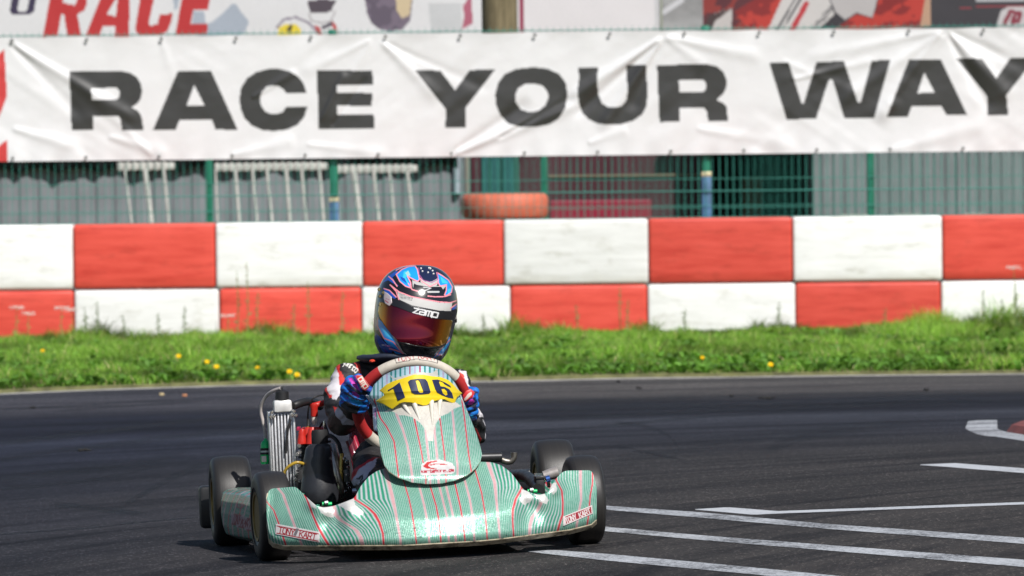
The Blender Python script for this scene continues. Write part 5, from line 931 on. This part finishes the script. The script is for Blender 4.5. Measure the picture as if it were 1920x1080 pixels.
# ================================================================== DRIVER
POFF = K(783, 935, .66); pw = KLOC + KR @ POFF
person = thing('person', 'person in black, white and red racing overalls and blue patterned helmet driving the kart', 'person', pw, None, KROT); OFF[person.name] = POFF
z3 = lambda p: T(p, 590, 640, 7.2); z47 = lambda p: T(p, 470, 710, 5.4); z84 = lambda p: T(p, 840, 720, 7.711); z58 = lambda p: T(p, 580, 790, 6.)
def capsules(segs, vox=.0036, sm=9):
    bm = bmesh.new()
    for p0, r0, p1, r1 in segs:
        p0 = np.array(p0); p1 = np.array(p1); L = np.linalg.norm(p1 - p0); n = max(2, int(L / (min(r0, r1) * .35)) + 1)
        for t in np.linspace(0, 1, n):
            bmesh.ops.create_icosphere(bm, subdivisions=3, radius=r0 + (r1 - r0) * t, matrix=Matrix.Translation(Vector(p0 + (p1 - p0) * t)))
    me = bpy.data.meshes.new('tmp'); bm.to_mesh(me); bm.free(); o = link('tmp', me)
    rm = o.modifiers.new('r', 'REMESH'); rm.mode = 'VOXEL'; rm.voxel_size = vox; s_ = o.modifiers.new('s', 'SMOOTH'); s_.iterations = sm; s_.factor = .6
    dg = bpy.context.evaluated_depsgraph_get(); ev = o.evaluated_get(dg); m2 = ev.to_mesh(); V = np.zeros(len(m2.vertices) * 3); m2.vertices.foreach_get('co', V); V = V.reshape(-1, 3)
    N_ = np.zeros(len(m2.vertices) * 3); m2.vertices.foreach_get('normal', N_); N_ = N_.reshape(-1, 3)
    Fc = [tuple(p.vertices) for p in m2.polygons]; ev.to_mesh_clear(); bpy.data.objects.remove(o); return V, N_, Fc
k_ = lambda px, py, y: K(px, py, y)
segs = [(k_(785, 890, .66), .12, k_(782, 830, .66), .11), (k_(782, 830, .66), .11, k_(770, 755, .62), .105), (k_(738, 750, .63), .085, k_(718, 720, .62), .07), (k_(805, 760, .64), .085, k_(818, 738, .65), .065),
        (k_(705, 706, .61), .058, k_(760, 705, .61), .07), (k_(760, 705, .61), .07, k_(830, 732, .64), .058), (k_(768, 700, .60), .06, k_(775, 665, .58), .05),
        (k_(690, 706, .61), .052, k_(655, 712, .585), .050), (k_(655, 712, .585), .051, k_(641, 745, .55), .053), (k_(641, 745, .55), .053, k_(642, 786, .50), .048), (k_(642, 786, .50), .048, k_(655, 775, .42), .043), (k_(655, 775, .42), .042, k_(664, 757, .33), .033),
        (k_(830, 732, .64), .055, k_(853, 721, .63), .047), (k_(853, 721, .63), .047, k_(870, 755, .58), .044), (k_(870, 755, .58), .044, k_(886, 812, .52), .042), (k_(886, 812, .52), .042, k_(881, 785, .43), .038), (k_(881, 785, .43), .036, k_(872, 766, .33), .03),
        (k_(755, 868, .62), .085, k_(706, 860, .36), .066), (k_(706, 860, .36), .066, k_(697, 893, .20), .058), (k_(697, 896, .20), .056, k_(712, 955, -.08), .042), (k_(822, 885, .62), .085, k_(864, 888, .22), .055), (k_(864, 888, .22), .055, k_(858, 945, -.06), .042),
        (k_(712, 955, -.08), .04, k_(708, 945, -.17), .032), (k_(858, 945, -.06), .04, k_(858, 938, -.15), .032)]
V, N_, Fc = capsules(segs)
nz = fbm(V[:, 0] * 22 + V[:, 1] * 11, V[:, 2] * 34 + V[:, 1] * 17, 3, 3) - .5; fold = np.sin(V[:, 2] * 150 + V[:, 0] * 60 + 8 * nz) * fbm(V[:, 0] * 14, V[:, 2] * 14 + V[:, 1] * 9, 9, 2); px, py = proj(V); V = V + N_ * (nz * .016 + fold * .0028)[:, None]
W_ = (.66, .63, .66); R_ = (.62, .030, .020); B_ = (.014, .013, .015); LAV = (.50, .48, .58)
ip = lambda *p: inpoly(px, py, *p)
front = V[:, 1] < 5
arm = px < 700
lay = [(ip(z3([(285, 280), (300, 290), (360, 300), (345, 400), (395, 470), (410, 620), (370, 660), (325, 560), (320, 450), (290, 350)])), R_), (ip(z3([(120, 480), (168, 470), (185, 640), (235, 735), (280, 760), (200, 770), (140, 620)])), R_), (ip(z3([(475, 245), (590, 205), (555, 255), (600, 320), (640, 440), (590, 390), (540, 290)])), R_),
       (ip(z3([(140, 420), (190, 310), (290, 270), (298, 350), (325, 450), (328, 560), (365, 640), (350, 700), (255, 745), (205, 715), (175, 620), (155, 520)])), W_), (ip(z3([(230, 745), (270, 700), (330, 690), (350, 720), (300, 790), (250, 790)])), W_), (ip(z3([(350, 285), (395, 270), (560, 395), (530, 430), (470, 390)])), (.02, .02, .02)),
       (ip(z47([(828, 280), (880, 275), (900, 330), (870, 350), (850, 340)])), R_), (ip(z47([(850, 320), (890, 290), (960, 400), (1060, 435), (1040, 460), (930, 480), (860, 380)])), LAV),
       (ip(z84([(390, 330), (440, 345), (505, 450), (500, 485), (440, 455), (385, 425)])), W_), (ip(z84([(500, 510), (560, 590), (525, 605)])), W_), (ip(z84([(545, 695), (590, 700), (575, 800), (530, 795)])), W_), (ip(z84([(370, 630), (425, 660), (475, 790), (465, 900), (400, 760)])), (.58, .03, .03)), (ip(z84([(405, 500), (460, 480), (480, 540), (440, 555), (410, 530)])), (.10, .08, .08)), (ip(z84([(400, 600), (440, 560), (455, 600), (420, 640)])), (.09, .07, .06)),
       (ip(T([(915, 180), (985, 215), (1035, 345), (1010, 395), (980, 380), (960, 300)], 690, 660, 5.4)), W_), (ip(T([(930, 200), (970, 235), (985, 320), (975, 375), (940, 290)], 690, 660, 5.4)), (.6, .06, .04)),
       (ip(z58([(440, 640), (540, 520), (640, 440), (750, 400), (800, 405), (700, 500), (600, 590), (520, 690), (450, 760)])), (.40, .012, .025)), (ip(z58([(560, 560), (650, 470), (770, 410), (790, 430), (720, 530), (620, 640), (540, 700), (470, 745), (480, 690), (510, 620)])), LAV), (ip(z58([(760, 420), (860, 380), (860, 560), (640, 650), (560, 720), (440, 800), (560, 690), (640, 630), (730, 530)])), B_), (polydist(px, py, z58([(535, 650), (560, 640), (580, 610)])) < 1.6, B_), (polydist(px, py, z58([(560, 670), (590, 640), (595, 600)])) < 1.4, B_)]
cs = paint(px, py, B_, lay); tx = text_mask(px, py, 'sparco', z3([(378, 300)])[0], z3([(560, 415)])[0], 10., .9); cs[tx] = (.68, .66, .62)
cs[ip(z3([(740, 235), (790, 230), (825, 265), (790, 285)]))] = R_
suit = vmat('suit_fabric', .62, bmp=.35, bs_=420., var=.12); body = mesh_np('racing_suit', V, Fc, suit, person, cs)
# script on the shoulder strap as a printed patch
# neck collar
cc = k_(752, 683, .585); ths = np.linspace(0, 2 * math.pi, 60, endpoint=False); A = []
for dr, dz in ((-.03, .010), (.005, .013), (.026, .005), (.028, -.004), (.010, -.012), (-.03, -.012)):
    A.append(np.stack([cc[0] + (.105 + dr) * np.cos(ths), cc[1] + (.105 + dr) * np.sin(ths), cc[2] + dz - .20 * (.105 + dr) * np.cos(ths) - .018 * np.sin(ths) + .006 * np.sin(3 * ths)], -1))
A.append(A[0]); grid('neck_collar', np.array(A), mat('collar_navy', (.018, .024, .042), .55, var=.2, vs=40., bmp=.2), person, wrap=True)
tgp = k_(698, 677, .47); MB().lathe(tgp, [(-.004, .003), (0, .0065), (.006, .0065)], 'y', 12, 1.3, .8).build('collar_tab', mat('tab_red', (.6, .05, .02), .5), person)
# ---- gloves, fingers closed round the rim
def glove(theta, side, wrist, spans, out=1.):
    rad = math.cos(theta) * e1 + math.sin(theta) * e2; tan = -math.sin(theta) * e1 + math.cos(theta) * e2; c = ringp(theta); fr = e3 if e3[1] < 0 else -e3
    segs = []; palm = c + rad * .030 * (2.2 * out - 1.2) - fr * (.030 + .022 * (1 - out))
    for k, (off, rf, end) in enumerate(spans):
        c2 = ringp(theta + off / SR); rd = math.cos(theta + off / SR) * e1 + math.sin(theta + off / SR) * e2
        def pt(ang, r): a = math.radians(ang); return c2 + r * (math.cos(a) * rd + math.sin(a) * fr)
        kn = c2 + rd * (.012 + .032 * out) - fr * (.008 + .03 * (1 - out))
        seq = [(palm * .55 + kn * .45, rf * 1.1), (kn, rf * 1.12), (pt(38 - 20 * (1 - out), .034 - .006 * (1 - out)), rf * 1.06), (pt(78, .028), rf), (pt(120, .0275), rf * .95), (pt(end, .0265), rf * .85)]
        for (a, ra), (b_, rb) in zip(seq[:-1], seq[1:]): segs.append((a, ra, b_, rb))
    for a, b_ in ((-.026, .026),): segs += [(palm + tan * a, .021, palm + tan * b_, .021)]
    segs += [(palm, .026, wrist, .027)]
    tho = .034 + .018 * out; ct = ringp(theta + tho * side / SR); td = math.cos(theta + tho * side / SR) * e1 + math.sin(theta + tho * side / SR) * e2
    segs += [(palm + tan * .02 * side, .018, ct + td * .03 - fr * .006, .014), (ct + td * .03 - fr * .006, .014, ct + td * .012 + fr * .026, .0125), (ct + td * .012 + fr * .026, .0125, ct - td * .016 + fr * .026, .0105)]
    return capsules(segs, .0028, 3)
GBLU = (.006, .17, .60); GDK = (.010, .012, .03); GPU = (.17, .03, .46); GMG = (.50, .03, .38); GCY = (.02, .36, .75)
thl = math.radians(167); V, N_, Fc = glove(thl, -1, k_(662, 757, .33), [(-.031, .0105, 160), (-.0105, .0112, 165), (.0105, .0112, 165), (.031, .0098, 158)])
px, py = proj(V); ip = lambda *p: inpoly(px, py, *p)
n1 = fbm(px * .09 + py * .05, py * .16, 51); c = paint(px, py, GBLU, [(n1 > .70, GPU), (n1 < .40, (.008, .05, .30)), (n1 < .28, GDK),
    (ip(z3([(455, 500), (500, 490), (570, 580), (610, 660), (560, 640), (500, 580)])), GMG), (ip(z3([(500, 670), (560, 690), (610, 740), (590, 760), (520, 720)])), GMG), (ip(z3([(520, 460), (560, 455), (600, 520), (560, 540)])), GPU),
    (ip(z3([(420, 590), (480, 580), (560, 640), (640, 690), (700, 700), (690, 730), (600, 720), (500, 650)])), GDK), (ip(z3([(390, 680), (450, 690), (540, 760), (640, 790), (700, 770), (690, 800), (620, 820), (500, 790)])), GDK), (ip(z3([(440, 730), (520, 780), (640, 820), (660, 860), (600, 865), (500, 820)])), GCY), (ip(z3([(350, 850), (420, 800), (520, 850), (620, 880), (560, 1000), (420, 1010), (370, 950)])), (.014, .014, .018)), (ip(z3([(640, 640), (720, 690), (700, 760), (640, 720)])), GDK),
    (ip(z3([(548, 470), (580, 452), (640, 455), (745, 600), (690, 672), (640, 650)])), (.55, .02, .025))])
c[text_mask(px, py, 'omp', z3([(588, 515)])[0], z3([(668, 635)])[0], 8., 1.6)] = (.70, .62, .55)
GM = vmat('glove_fabric', .5, bmp=.3, bs_=600., var=.1); mesh_np('glove', V, Fc, GM, person, c)
q = z3([(552, 474), (582, 455), (636, 458), (742, 600), (690, 670), (645, 648)]); qc = q.mean(0)
def ky(d0): return lambda x, y: np.full(np.shape(x), d0) - .006 + .00003 * ((x - qc[0]) ** 2 + (y - qc[1]) ** 2)
kmin = float(V[np.hypot(px - qc[0], py - qc[1]) < 9][:, 1].min()) if (np.hypot(px - qc[0], py - qc[1]) < 9).any() else .17
gl = [o for o in person.children if o.name.startswith('glove')][0]
cut_sheet('knuckle_patch', q, ky(kmin), .7, lambda x, y: paint(x, y, (.58, .02, .025), [(polydist(x, y, np.concatenate([q, q[:1]])) < .8, (.55, .25, .25)), (text_mask(x, y, 'omp', z3([(585, 510)])[0], z3([(672, 640)])[0], 12., 1.0), (.72, .64, .55))]), vmat('rubber_patch', .4), gl, .004)
thr = math.radians(0); V, N_, Fc = glove(thr, 1, k_(872, 770, .33), [(-.031, .0095, 158), (-.0105, .0108, 165), (.0105, .0108, 165), (.031, .0100, 160)], .35)
px, py = proj(V); ip = lambda *p: inpoly(px, py, *p); n1 = fbm(px * .1, py * .14, 57)
c = paint(px, py, GBLU, [(n1 > .70, GPU), (n1 < .38, (.008, .05, .30)), (n1 < .28, GDK), (ip(z84([(300, 240), (350, 210), (390, 250), (330, 320), (290, 310)])), GMG), (ip(z84([(260, 310), (410, 290), (410, 320), (280, 350)])), GDK), (ip(z84([(280, 400), (400, 350), (400, 390), (300, 420)])), GDK), (ip(z84([(330, 440), (370, 450), (365, 500), (325, 490)])), GCY), (ip(z84([(205, 150), (260, 90), (330, 70), (385, 120), (360, 190), (250, 265), (215, 230)])), (.58, .03, .03)), (ip(z84([(235, 210), (290, 140), (340, 110), (340, 150), (270, 220), (240, 240)])), (.66, .55, .50))])
gr = mesh_np('glove', V, Fc, GM, person, c)
q = z84([(212, 165), (262, 95), (330, 72), (380, 118), (356, 186), (252, 258), (222, 228)]); qc = q.mean(0); mk_ = np.hypot(px - qc[0], py - qc[1]) < 8; kmin = float(V[mk_][:, 1].min()) if mk_.any() else .17
cut_sheet('knuckle_patch', q, ky(kmin), .7, lambda x, y: paint(x, y, (.58, .025, .03), [(inpoly(x, y, z84([(235, 215), (290, 140), (340, 108), (345, 150), (275, 222), (240, 245)])), (.70, .58, .52))]), vmat('rubber_patch', .4), gr, .004)
# ---- helmet
HYK = .575
HR = np.array([(496.8, 776, 791), (498, 762, 806), (501, 748, 818), (506, 737, 828), (513, 727, 837), (523, 718, 845.5), (535, 711.5, 851.5), (549, 707, 855.8), (565, 704, 858), (580, 702.3, 858.2), (597, 700.8, 855.8), (612, 700.2, 852.6), (626, 700.5, 849), (640, 702, 845.5), (652, 706, 842), (663, 712, 837.5), (672, 719, 831), (680, 727, 824), (685, 734, 817)])
hy = HR[:, 0]; yy = np.concatenate([[496.85], 496.85 + (np.linspace(0, 1, 330)[1:] ** 1.4) * 188]); hl = np.interp(yy, hy, HR[:, 1]); hr_ = np.interp(yy, hy, HR[:, 2])
ks = np.ones(15) / 15; sm_ = lambda a: np.concatenate([a[:8], np.convolve(a, ks, 'same')[8:-8], a[-8:]]); hl, hr_ = sm_(hl), sm_(hr_)
zc = (yy - 496.8) / 188.
def prof_front(py):    # how far the shell reaches forward (m)
    t = np.clip((py - 496.8) / 188., 0, 1); return .02 + .128 * np.sqrt(np.clip(1 - ((t - .52) / .52) ** 2, 0, 1)) + .020 * np.exp(-((t - .80) / .13) ** 2) - .03 * smooth(.9, 1., t)
def prof_back(py):
    t = np.clip((py - 496.8) / 188., 0, 1); return .02 + .135 * np.sqrt(np.clip(1 - ((t - .45) / .56) ** 2, 0, 1))
NE = 2.25
def h_depth(x, y):
    l = np.interp(y, yy, hl); r = np.interp(y, yy, hr_); u = np.clip(np.abs((x - (l + r) / 2) / np.maximum((r - l) / 2, .1)), 0, 1)
    return HYK - prof_front(y) * (1 - u ** NE) ** (1 / NE)
ph = np.concatenate([np.linspace(math.pi, 2 * math.pi, 460, endpoint=False), np.linspace(0, math.pi, 70, endpoint=False)]); nu = len(ph); cxp = (hl + hr_) / 2; hw = (hr_ - hl) / 2
sgn = lambda a, p: np.sign(a) * np.abs(a) ** p
UX = sgn(np.cos(ph), 2 / NE); VY = sgn(np.sin(ph), 2 / NE); PXh = cxp[:, None] + hw[:, None] * UX[None]; PYh = yy[:, None] * np.ones((1, nu))
dpt = np.where(VY[None] < 0, VY[None] * prof_front(yy)[:, None], VY[None] * prof_back(yy)[:, None]); A = K(PXh, PYh, HYK + dpt)
zh = lambda p: T(p, 690, 490, 5.684)
x, y = PXh, PYh; ip = lambda *p: inpoly(x, y, *p); BLK = (.010, .010, .014); BLU = (.015, .30, .80); DBL = (.015, .08, .42); PNK = (.85, .28, .33); SIL = (.46, .46, .44); CYA = (.05, .52, .88); NVY = (.012, .018, .055)
def ol(pts, wd=1.1): q = zh(pts); return polydist(x, y, q) < wd
bl1 = [(300, 140), (360, 85), (430, 55), (500, 45), (525, 80), (550, 190), (530, 215), (460, 180), (420, 155), (455, 225), (460, 285), (400, 265), (340, 215)]; bl2 = [(735, 120), (790, 150), (860, 200), (900, 270), (890, 330), (840, 365), (815, 360), (835, 310), (835, 250), (770, 265), (750, 230), (745, 170)]
lo1 = [(100, 610), (160, 650), (240, 740), (280, 840), (330, 930), (370, 985), (300, 990), (250, 930), (180, 850), (120, 740)]; lo2 = [(870, 800), (880, 860), (800, 990), (700, 1030), (740, 940), (790, 890)]
lay = [(ip(zh([(150, 230), (210, 160), (300, 100), (330, 115), (260, 170), (300, 240), (330, 265), (270, 235), (215, 200)])), DBL), (ip(zh(bl1)), BLU), (ip(zh([(380, 110), (430, 95), (460, 150), (400, 165), (440, 250), (370, 200)])), CYA), (ip(zh([(395, 125), (430, 100), (450, 150), (420, 150)])), (.35, .55, .55)), (ip(zh([(340, 160), (390, 180), (420, 240), (360, 200)])), DBL), (ip(zh(bl2)), BLU), (ip(zh([(770, 160), (850, 220), (850, 240), (790, 230)])), CYA), (ip(zh([(850, 300), (890, 280), (880, 330), (850, 350)])), CYA),
       (ip(zh([(470, 200), (520, 215), (590, 235), (560, 230), (560, 180), (600, 220), (680, 250), (740, 200), (745, 230), (730, 265), (820, 250), (830, 265), (800, 300), (780, 270), (640, 270), (520, 250), (490, 235), (480, 290)])), SIL), (ip(zh([(560, 180), (610, 215), (680, 215), (740, 180), (740, 225), (660, 265), (600, 245)])), SIL),
       (ip(zh([(530, 60), (560, 45), (640, 60), (720, 85), (745, 130), (735, 185), (680, 215), (620, 205), (575, 175), (545, 130)])), NVY),
       (ip(zh([(310, 305), (340, 330), (460, 380), (600, 410), (760, 440), (880, 445), (900, 430), (885, 530), (760, 525), (600, 495), (470, 470), (340, 410), (325, 380)])), (.55, .54, .52)), (ip(zh([(160, 280), (220, 300), (300, 370), (290, 400), (230, 375), (180, 330)])), DBL), (ip(zh([(895, 490), (950, 455), (950, 500), (900, 520)])), DBL),
       (ip(zh(lo1)), BLU), (ip(zh([(140, 700), (230, 760), (260, 830), (190, 790)])), CYA), (ip(zh([(70, 740), (150, 830), (260, 950), (240, 1010), (150, 960), (80, 830)])), (.012, .07, .36)), (ip(zh([(120, 830), (200, 880), (330, 950), (360, 985), (250, 950)])), DBL), (ip(zh([(160, 920), (200, 950), (250, 1010), (200, 1000)])), (.10, .04, .28)), (ip(zh(lo2)), BLU), (ip(zh([(780, 920), (860, 860), (800, 960)])), CYA), (ip(zh([(245, 765), (300, 800), (310, 850), (370, 960), (420, 1000), (370, 980), (290, 860)])), SIL), (ip(zh([(740, 930), (790, 880), (790, 930), (700, 1000), (660, 1010)])), SIL),
       (ip(zh([(60, 600), (110, 640), (110, 730), (70, 740)])), (.45, .34, .36)), (ip(zh([(330, 860), (400, 880), (480, 905), (640, 935), (760, 930), (700, 1000), (640, 1040), (420, 1000)])), (.030, .030, .034))]
c = paint(x, y, BLK, lay)
halft = ip(zh([(320, 320), (480, 385), (470, 420), (345, 400)])) & ((np.hypot((x * 1.0) % 2.6 - 1.3, y % 2.6 - 1.3)) < .85); c[halft] = BLK
for pts in (bl1 + bl1[:1], bl2 + bl2[:1], [(560, 180), (575, 215), (660, 268), (740, 230), (750, 190)], [(220, 160), (265, 200), (310, 265)], [(235, 250), (330, 325), (460, 375), (620, 408), (760, 432), (880, 440), (940, 420)], [(235, 250), (300, 320), (330, 410)], [(430, 235), (470, 300), (580, 335)], [(640, 370), (720, 378), (820, 375), (880, 355)], [(105, 600), (95, 680), (170, 820), (270, 860), (375, 985)], [(230, 930), (300, 950), (375, 980)], [(880, 830), (790, 920), (720, 1010)], [(170, 290), (230, 310), (300, 380)], [(255, 765), (290, 790), (300, 820)], [(880, 500), (950, 450)], [(300, 95), (380, 55), (480, 40)]): c[ol(pts, 1.05)] = PNK
c[ol([(540, 70), (545, 140), (590, 200), (680, 225), (745, 190), (740, 120)], .7)] = (.30, .08, .25)
c[ol([(590, 275), (670, 285), (590, 320), (600, 330)], .9) | ol([(640, 325), (755, 325)], 1.5)] = (.5, .5, .5)
back = (VY[None] > .15) & np.ones_like(x, bool); c[back & (c.sum(-1) > 1.2)] = BLU
HM = vmat('helmet_lacquer', .16, coat=.8, var=.04)
f = grid_faces(len(yy), nu, True); helm = mesh_np('helmet', A.reshape(-1, 3), f, HM, person, c.reshape(-1, 3))
# padding closes the neck opening
MB().lathe(k_(776, 683, HYK + .01), [(-.02, .05), (0, .075), (.004, .06)], 'z', 24).build('helmet_lining', BKM, helm)
# visor, tinted mirror; tear-off band above it
vm = bpy.data.materials.new('mirror_visor'); nt, bs = nodes(vm); lw = nt.nodes.new('ShaderNodeLayerWeight'); lw.inputs[0].default_value = .5
lk(nt, ramp(nt, lw.outputs['Facing'], [(.0, (.22, .008, .032)), (.14, (.16, .006, .022)), (.25, (.24, .03, .010)), (.38, (.55, .20, .015)), (.8, (.70, .46, .05))]), bs.inputs['Base Color']); bs.inputs['Metallic'].default_value = .85; bs.inputs['Roughness'].default_value = .10; bs.inputs['Coat Weight'].default_value = .5; bs.inputs['Coat Roughness'].default_value = .03; v = texco(nt, (60, 1, 1)); bump(nt, bs, noise(nt, v, 1.2, 3), .04, .01)
VIS = zh([(120, 430), (190, 445), (330, 480), (500, 545), (700, 605), (890, 625), (905, 640), (890, 700), (870, 790), (840, 870), (770, 905), (640, 915), (500, 895), (400, 870), (330, 860), (250, 780), (180, 690), (120, 600), (105, 540)])
visor = cut_sheet('visor', VIS, h_depth, 1.0, None, vm, helm, .003, BKM, lift=.0045)
BAND = zh([(185, 360), (250, 390), (340, 415), (470, 475), (600, 500), (760, 530), (885, 532), (898, 545), (892, 626), (700, 610), (560, 575), (440, 540), (330, 495), (240, 465), (175, 450)])
def band_col(x, y): return paint(x, y, (.014, .014, .016), [(text_mask(x, y, 'zamp', zh([(478, 548)])[0], zh([(735, 600)])[0], 14., 1.25, .12), (.72, .72, .72))])
cut_sheet('visor_band', BAND, h_depth, .75, band_col, vmat('band_film', .3, coat=.2), helm, .001, lift=.0062)
cut_sheet('visor_rim', zh([(330, 862), (400, 872), (500, 897), (640, 917), (770, 907), (835, 875), (830, 895), (770, 925), (640, 936), (500, 915), (400, 890)]), h_depth, 1.0, None, mat('gasket_black', (.014, .014, .015), .22), helm, .004, lift=.006)
cut_sheet('visor_pivot', zh([(170, 320), (200, 335), (245, 375), (252, 440), (225, 475), (180, 450), (165, 400)]), h_depth, .9, lambda x, y: paint(x, y, (.50, .43, .44), [(polydist(x, y, zh([(185, 420), (215, 440)])) < 1.0, (.4, .08, .12)), (polydist(x, y, zh([(190, 395), (225, 410)])) < .8, (.42, .2, .24))]), vmat('pivot_cover', .3, coat=.3), helm, .004, lift=.009)
for px, py in ((128, 372), (130, 460), (120, 300), (165, 335)):
    qx, qy = zh([(px, py)])[0]; d = float(h_depth(np.array([qx]), np.array([qy]))[0]); MB().lathe(k_(qx, qy, d), [(-.009, .004), (-.007, .0055), (.006, .0055)], 'y', 12).build('visor_screw', mat('screw_gold', (.5, .4, .2), .25, .9), helm)
qx, qy = zh([(905, 590)])[0]; MB().box(k_(qx - 1, qy + 12, HYK - .03) + np.array([-.003, 0, 0]), k_(qx + 3, qy - 14, HYK + .01) + np.array([.002, 0, 0]), .003).build('visor_hinge', mat('hinge_silver', (.45, .42, .38), .3, .6), helm)
MB().tube([k_(zh([(895, 625)])[0][0], zh([(895, 625)])[0][1], HYK - .03), k_(zh([(945, 630)])[0][0], zh([(945, 630)])[0][1], HYK - .035)], .0045, 10).build('visor_tab', BK, helm)
for px, py in ((565, 75), (580, 105), (640, 118), (665, 75), (688, 100), (698, 132), (650, 70)):
    qx, qy = zh([(px, py)])[0]; d = float(h_depth(np.array([qx]), np.array([qy]))[0]); MB().lathe(k_(qx, qy, d - .001), [(-.003, .0015), (-.002, .0027), (.004, .0027)], 'y', 8).build('vent_dot', mat('dot_white', (.7, .7, .68), .4), helm)
# ---- loose rubber crumbs on the asphalt
RB = mat('rubber_crumb', (.014, .013, .013), .8)
for px, py, L_, lb in ((1438, 749, .085, 'long dark rubber scrap on the asphalt near the far edge'), (1372, 745, .02, 'small round rubber scrap left of the long one on asphalt'), (1737, 733, .03, 'rubber scrap on the far asphalt at right'), (1198, 730, .03, 'small rubber scrap near the far grass edge right of kart'), (158, 848, .06, 'flat rubber scrap on the asphalt at left'), (62, 767, .03, 'small dark scrap at the far left of the asphalt'), (1160, 718, .02, 'dark crumb beside the far grass edge')):
    p = G(np.array([float(px)]), np.array([float(py)]))[0]; r_ = np.random.default_rng(px); pts = [np.array([(t - .5) * L_, r_.normal(0, .008), .006 + r_.random() * .004]) for t in np.linspace(0, 1, 6)]
    o = MB().tube(pts, [.003, .006, .005, .007, .004, .002], 7).build('rubber_scrap', RB); o.location = tuple(p); tag(o, lb, 'rubber scrap', 'rubber scraps on the asphalt')
for px, py, lb in ((303, 742, 'tan pebble on the asphalt by the far edge at left'), (346, 744, 'orange leaf fragment on the asphalt right of the tan pebble')):
    p = G(np.array([float(px)]), np.array([float(py)]))[0]; o = MB().box((-.012, -.01, 0), (.014, .01, .015), .005).build('pebble', mat('pebble_tan' + str(px), (.45, .36, .20) if px < 320 else (.4, .18, .09), .8)); o.location = tuple(p); tag(o, lb, 'pebble')
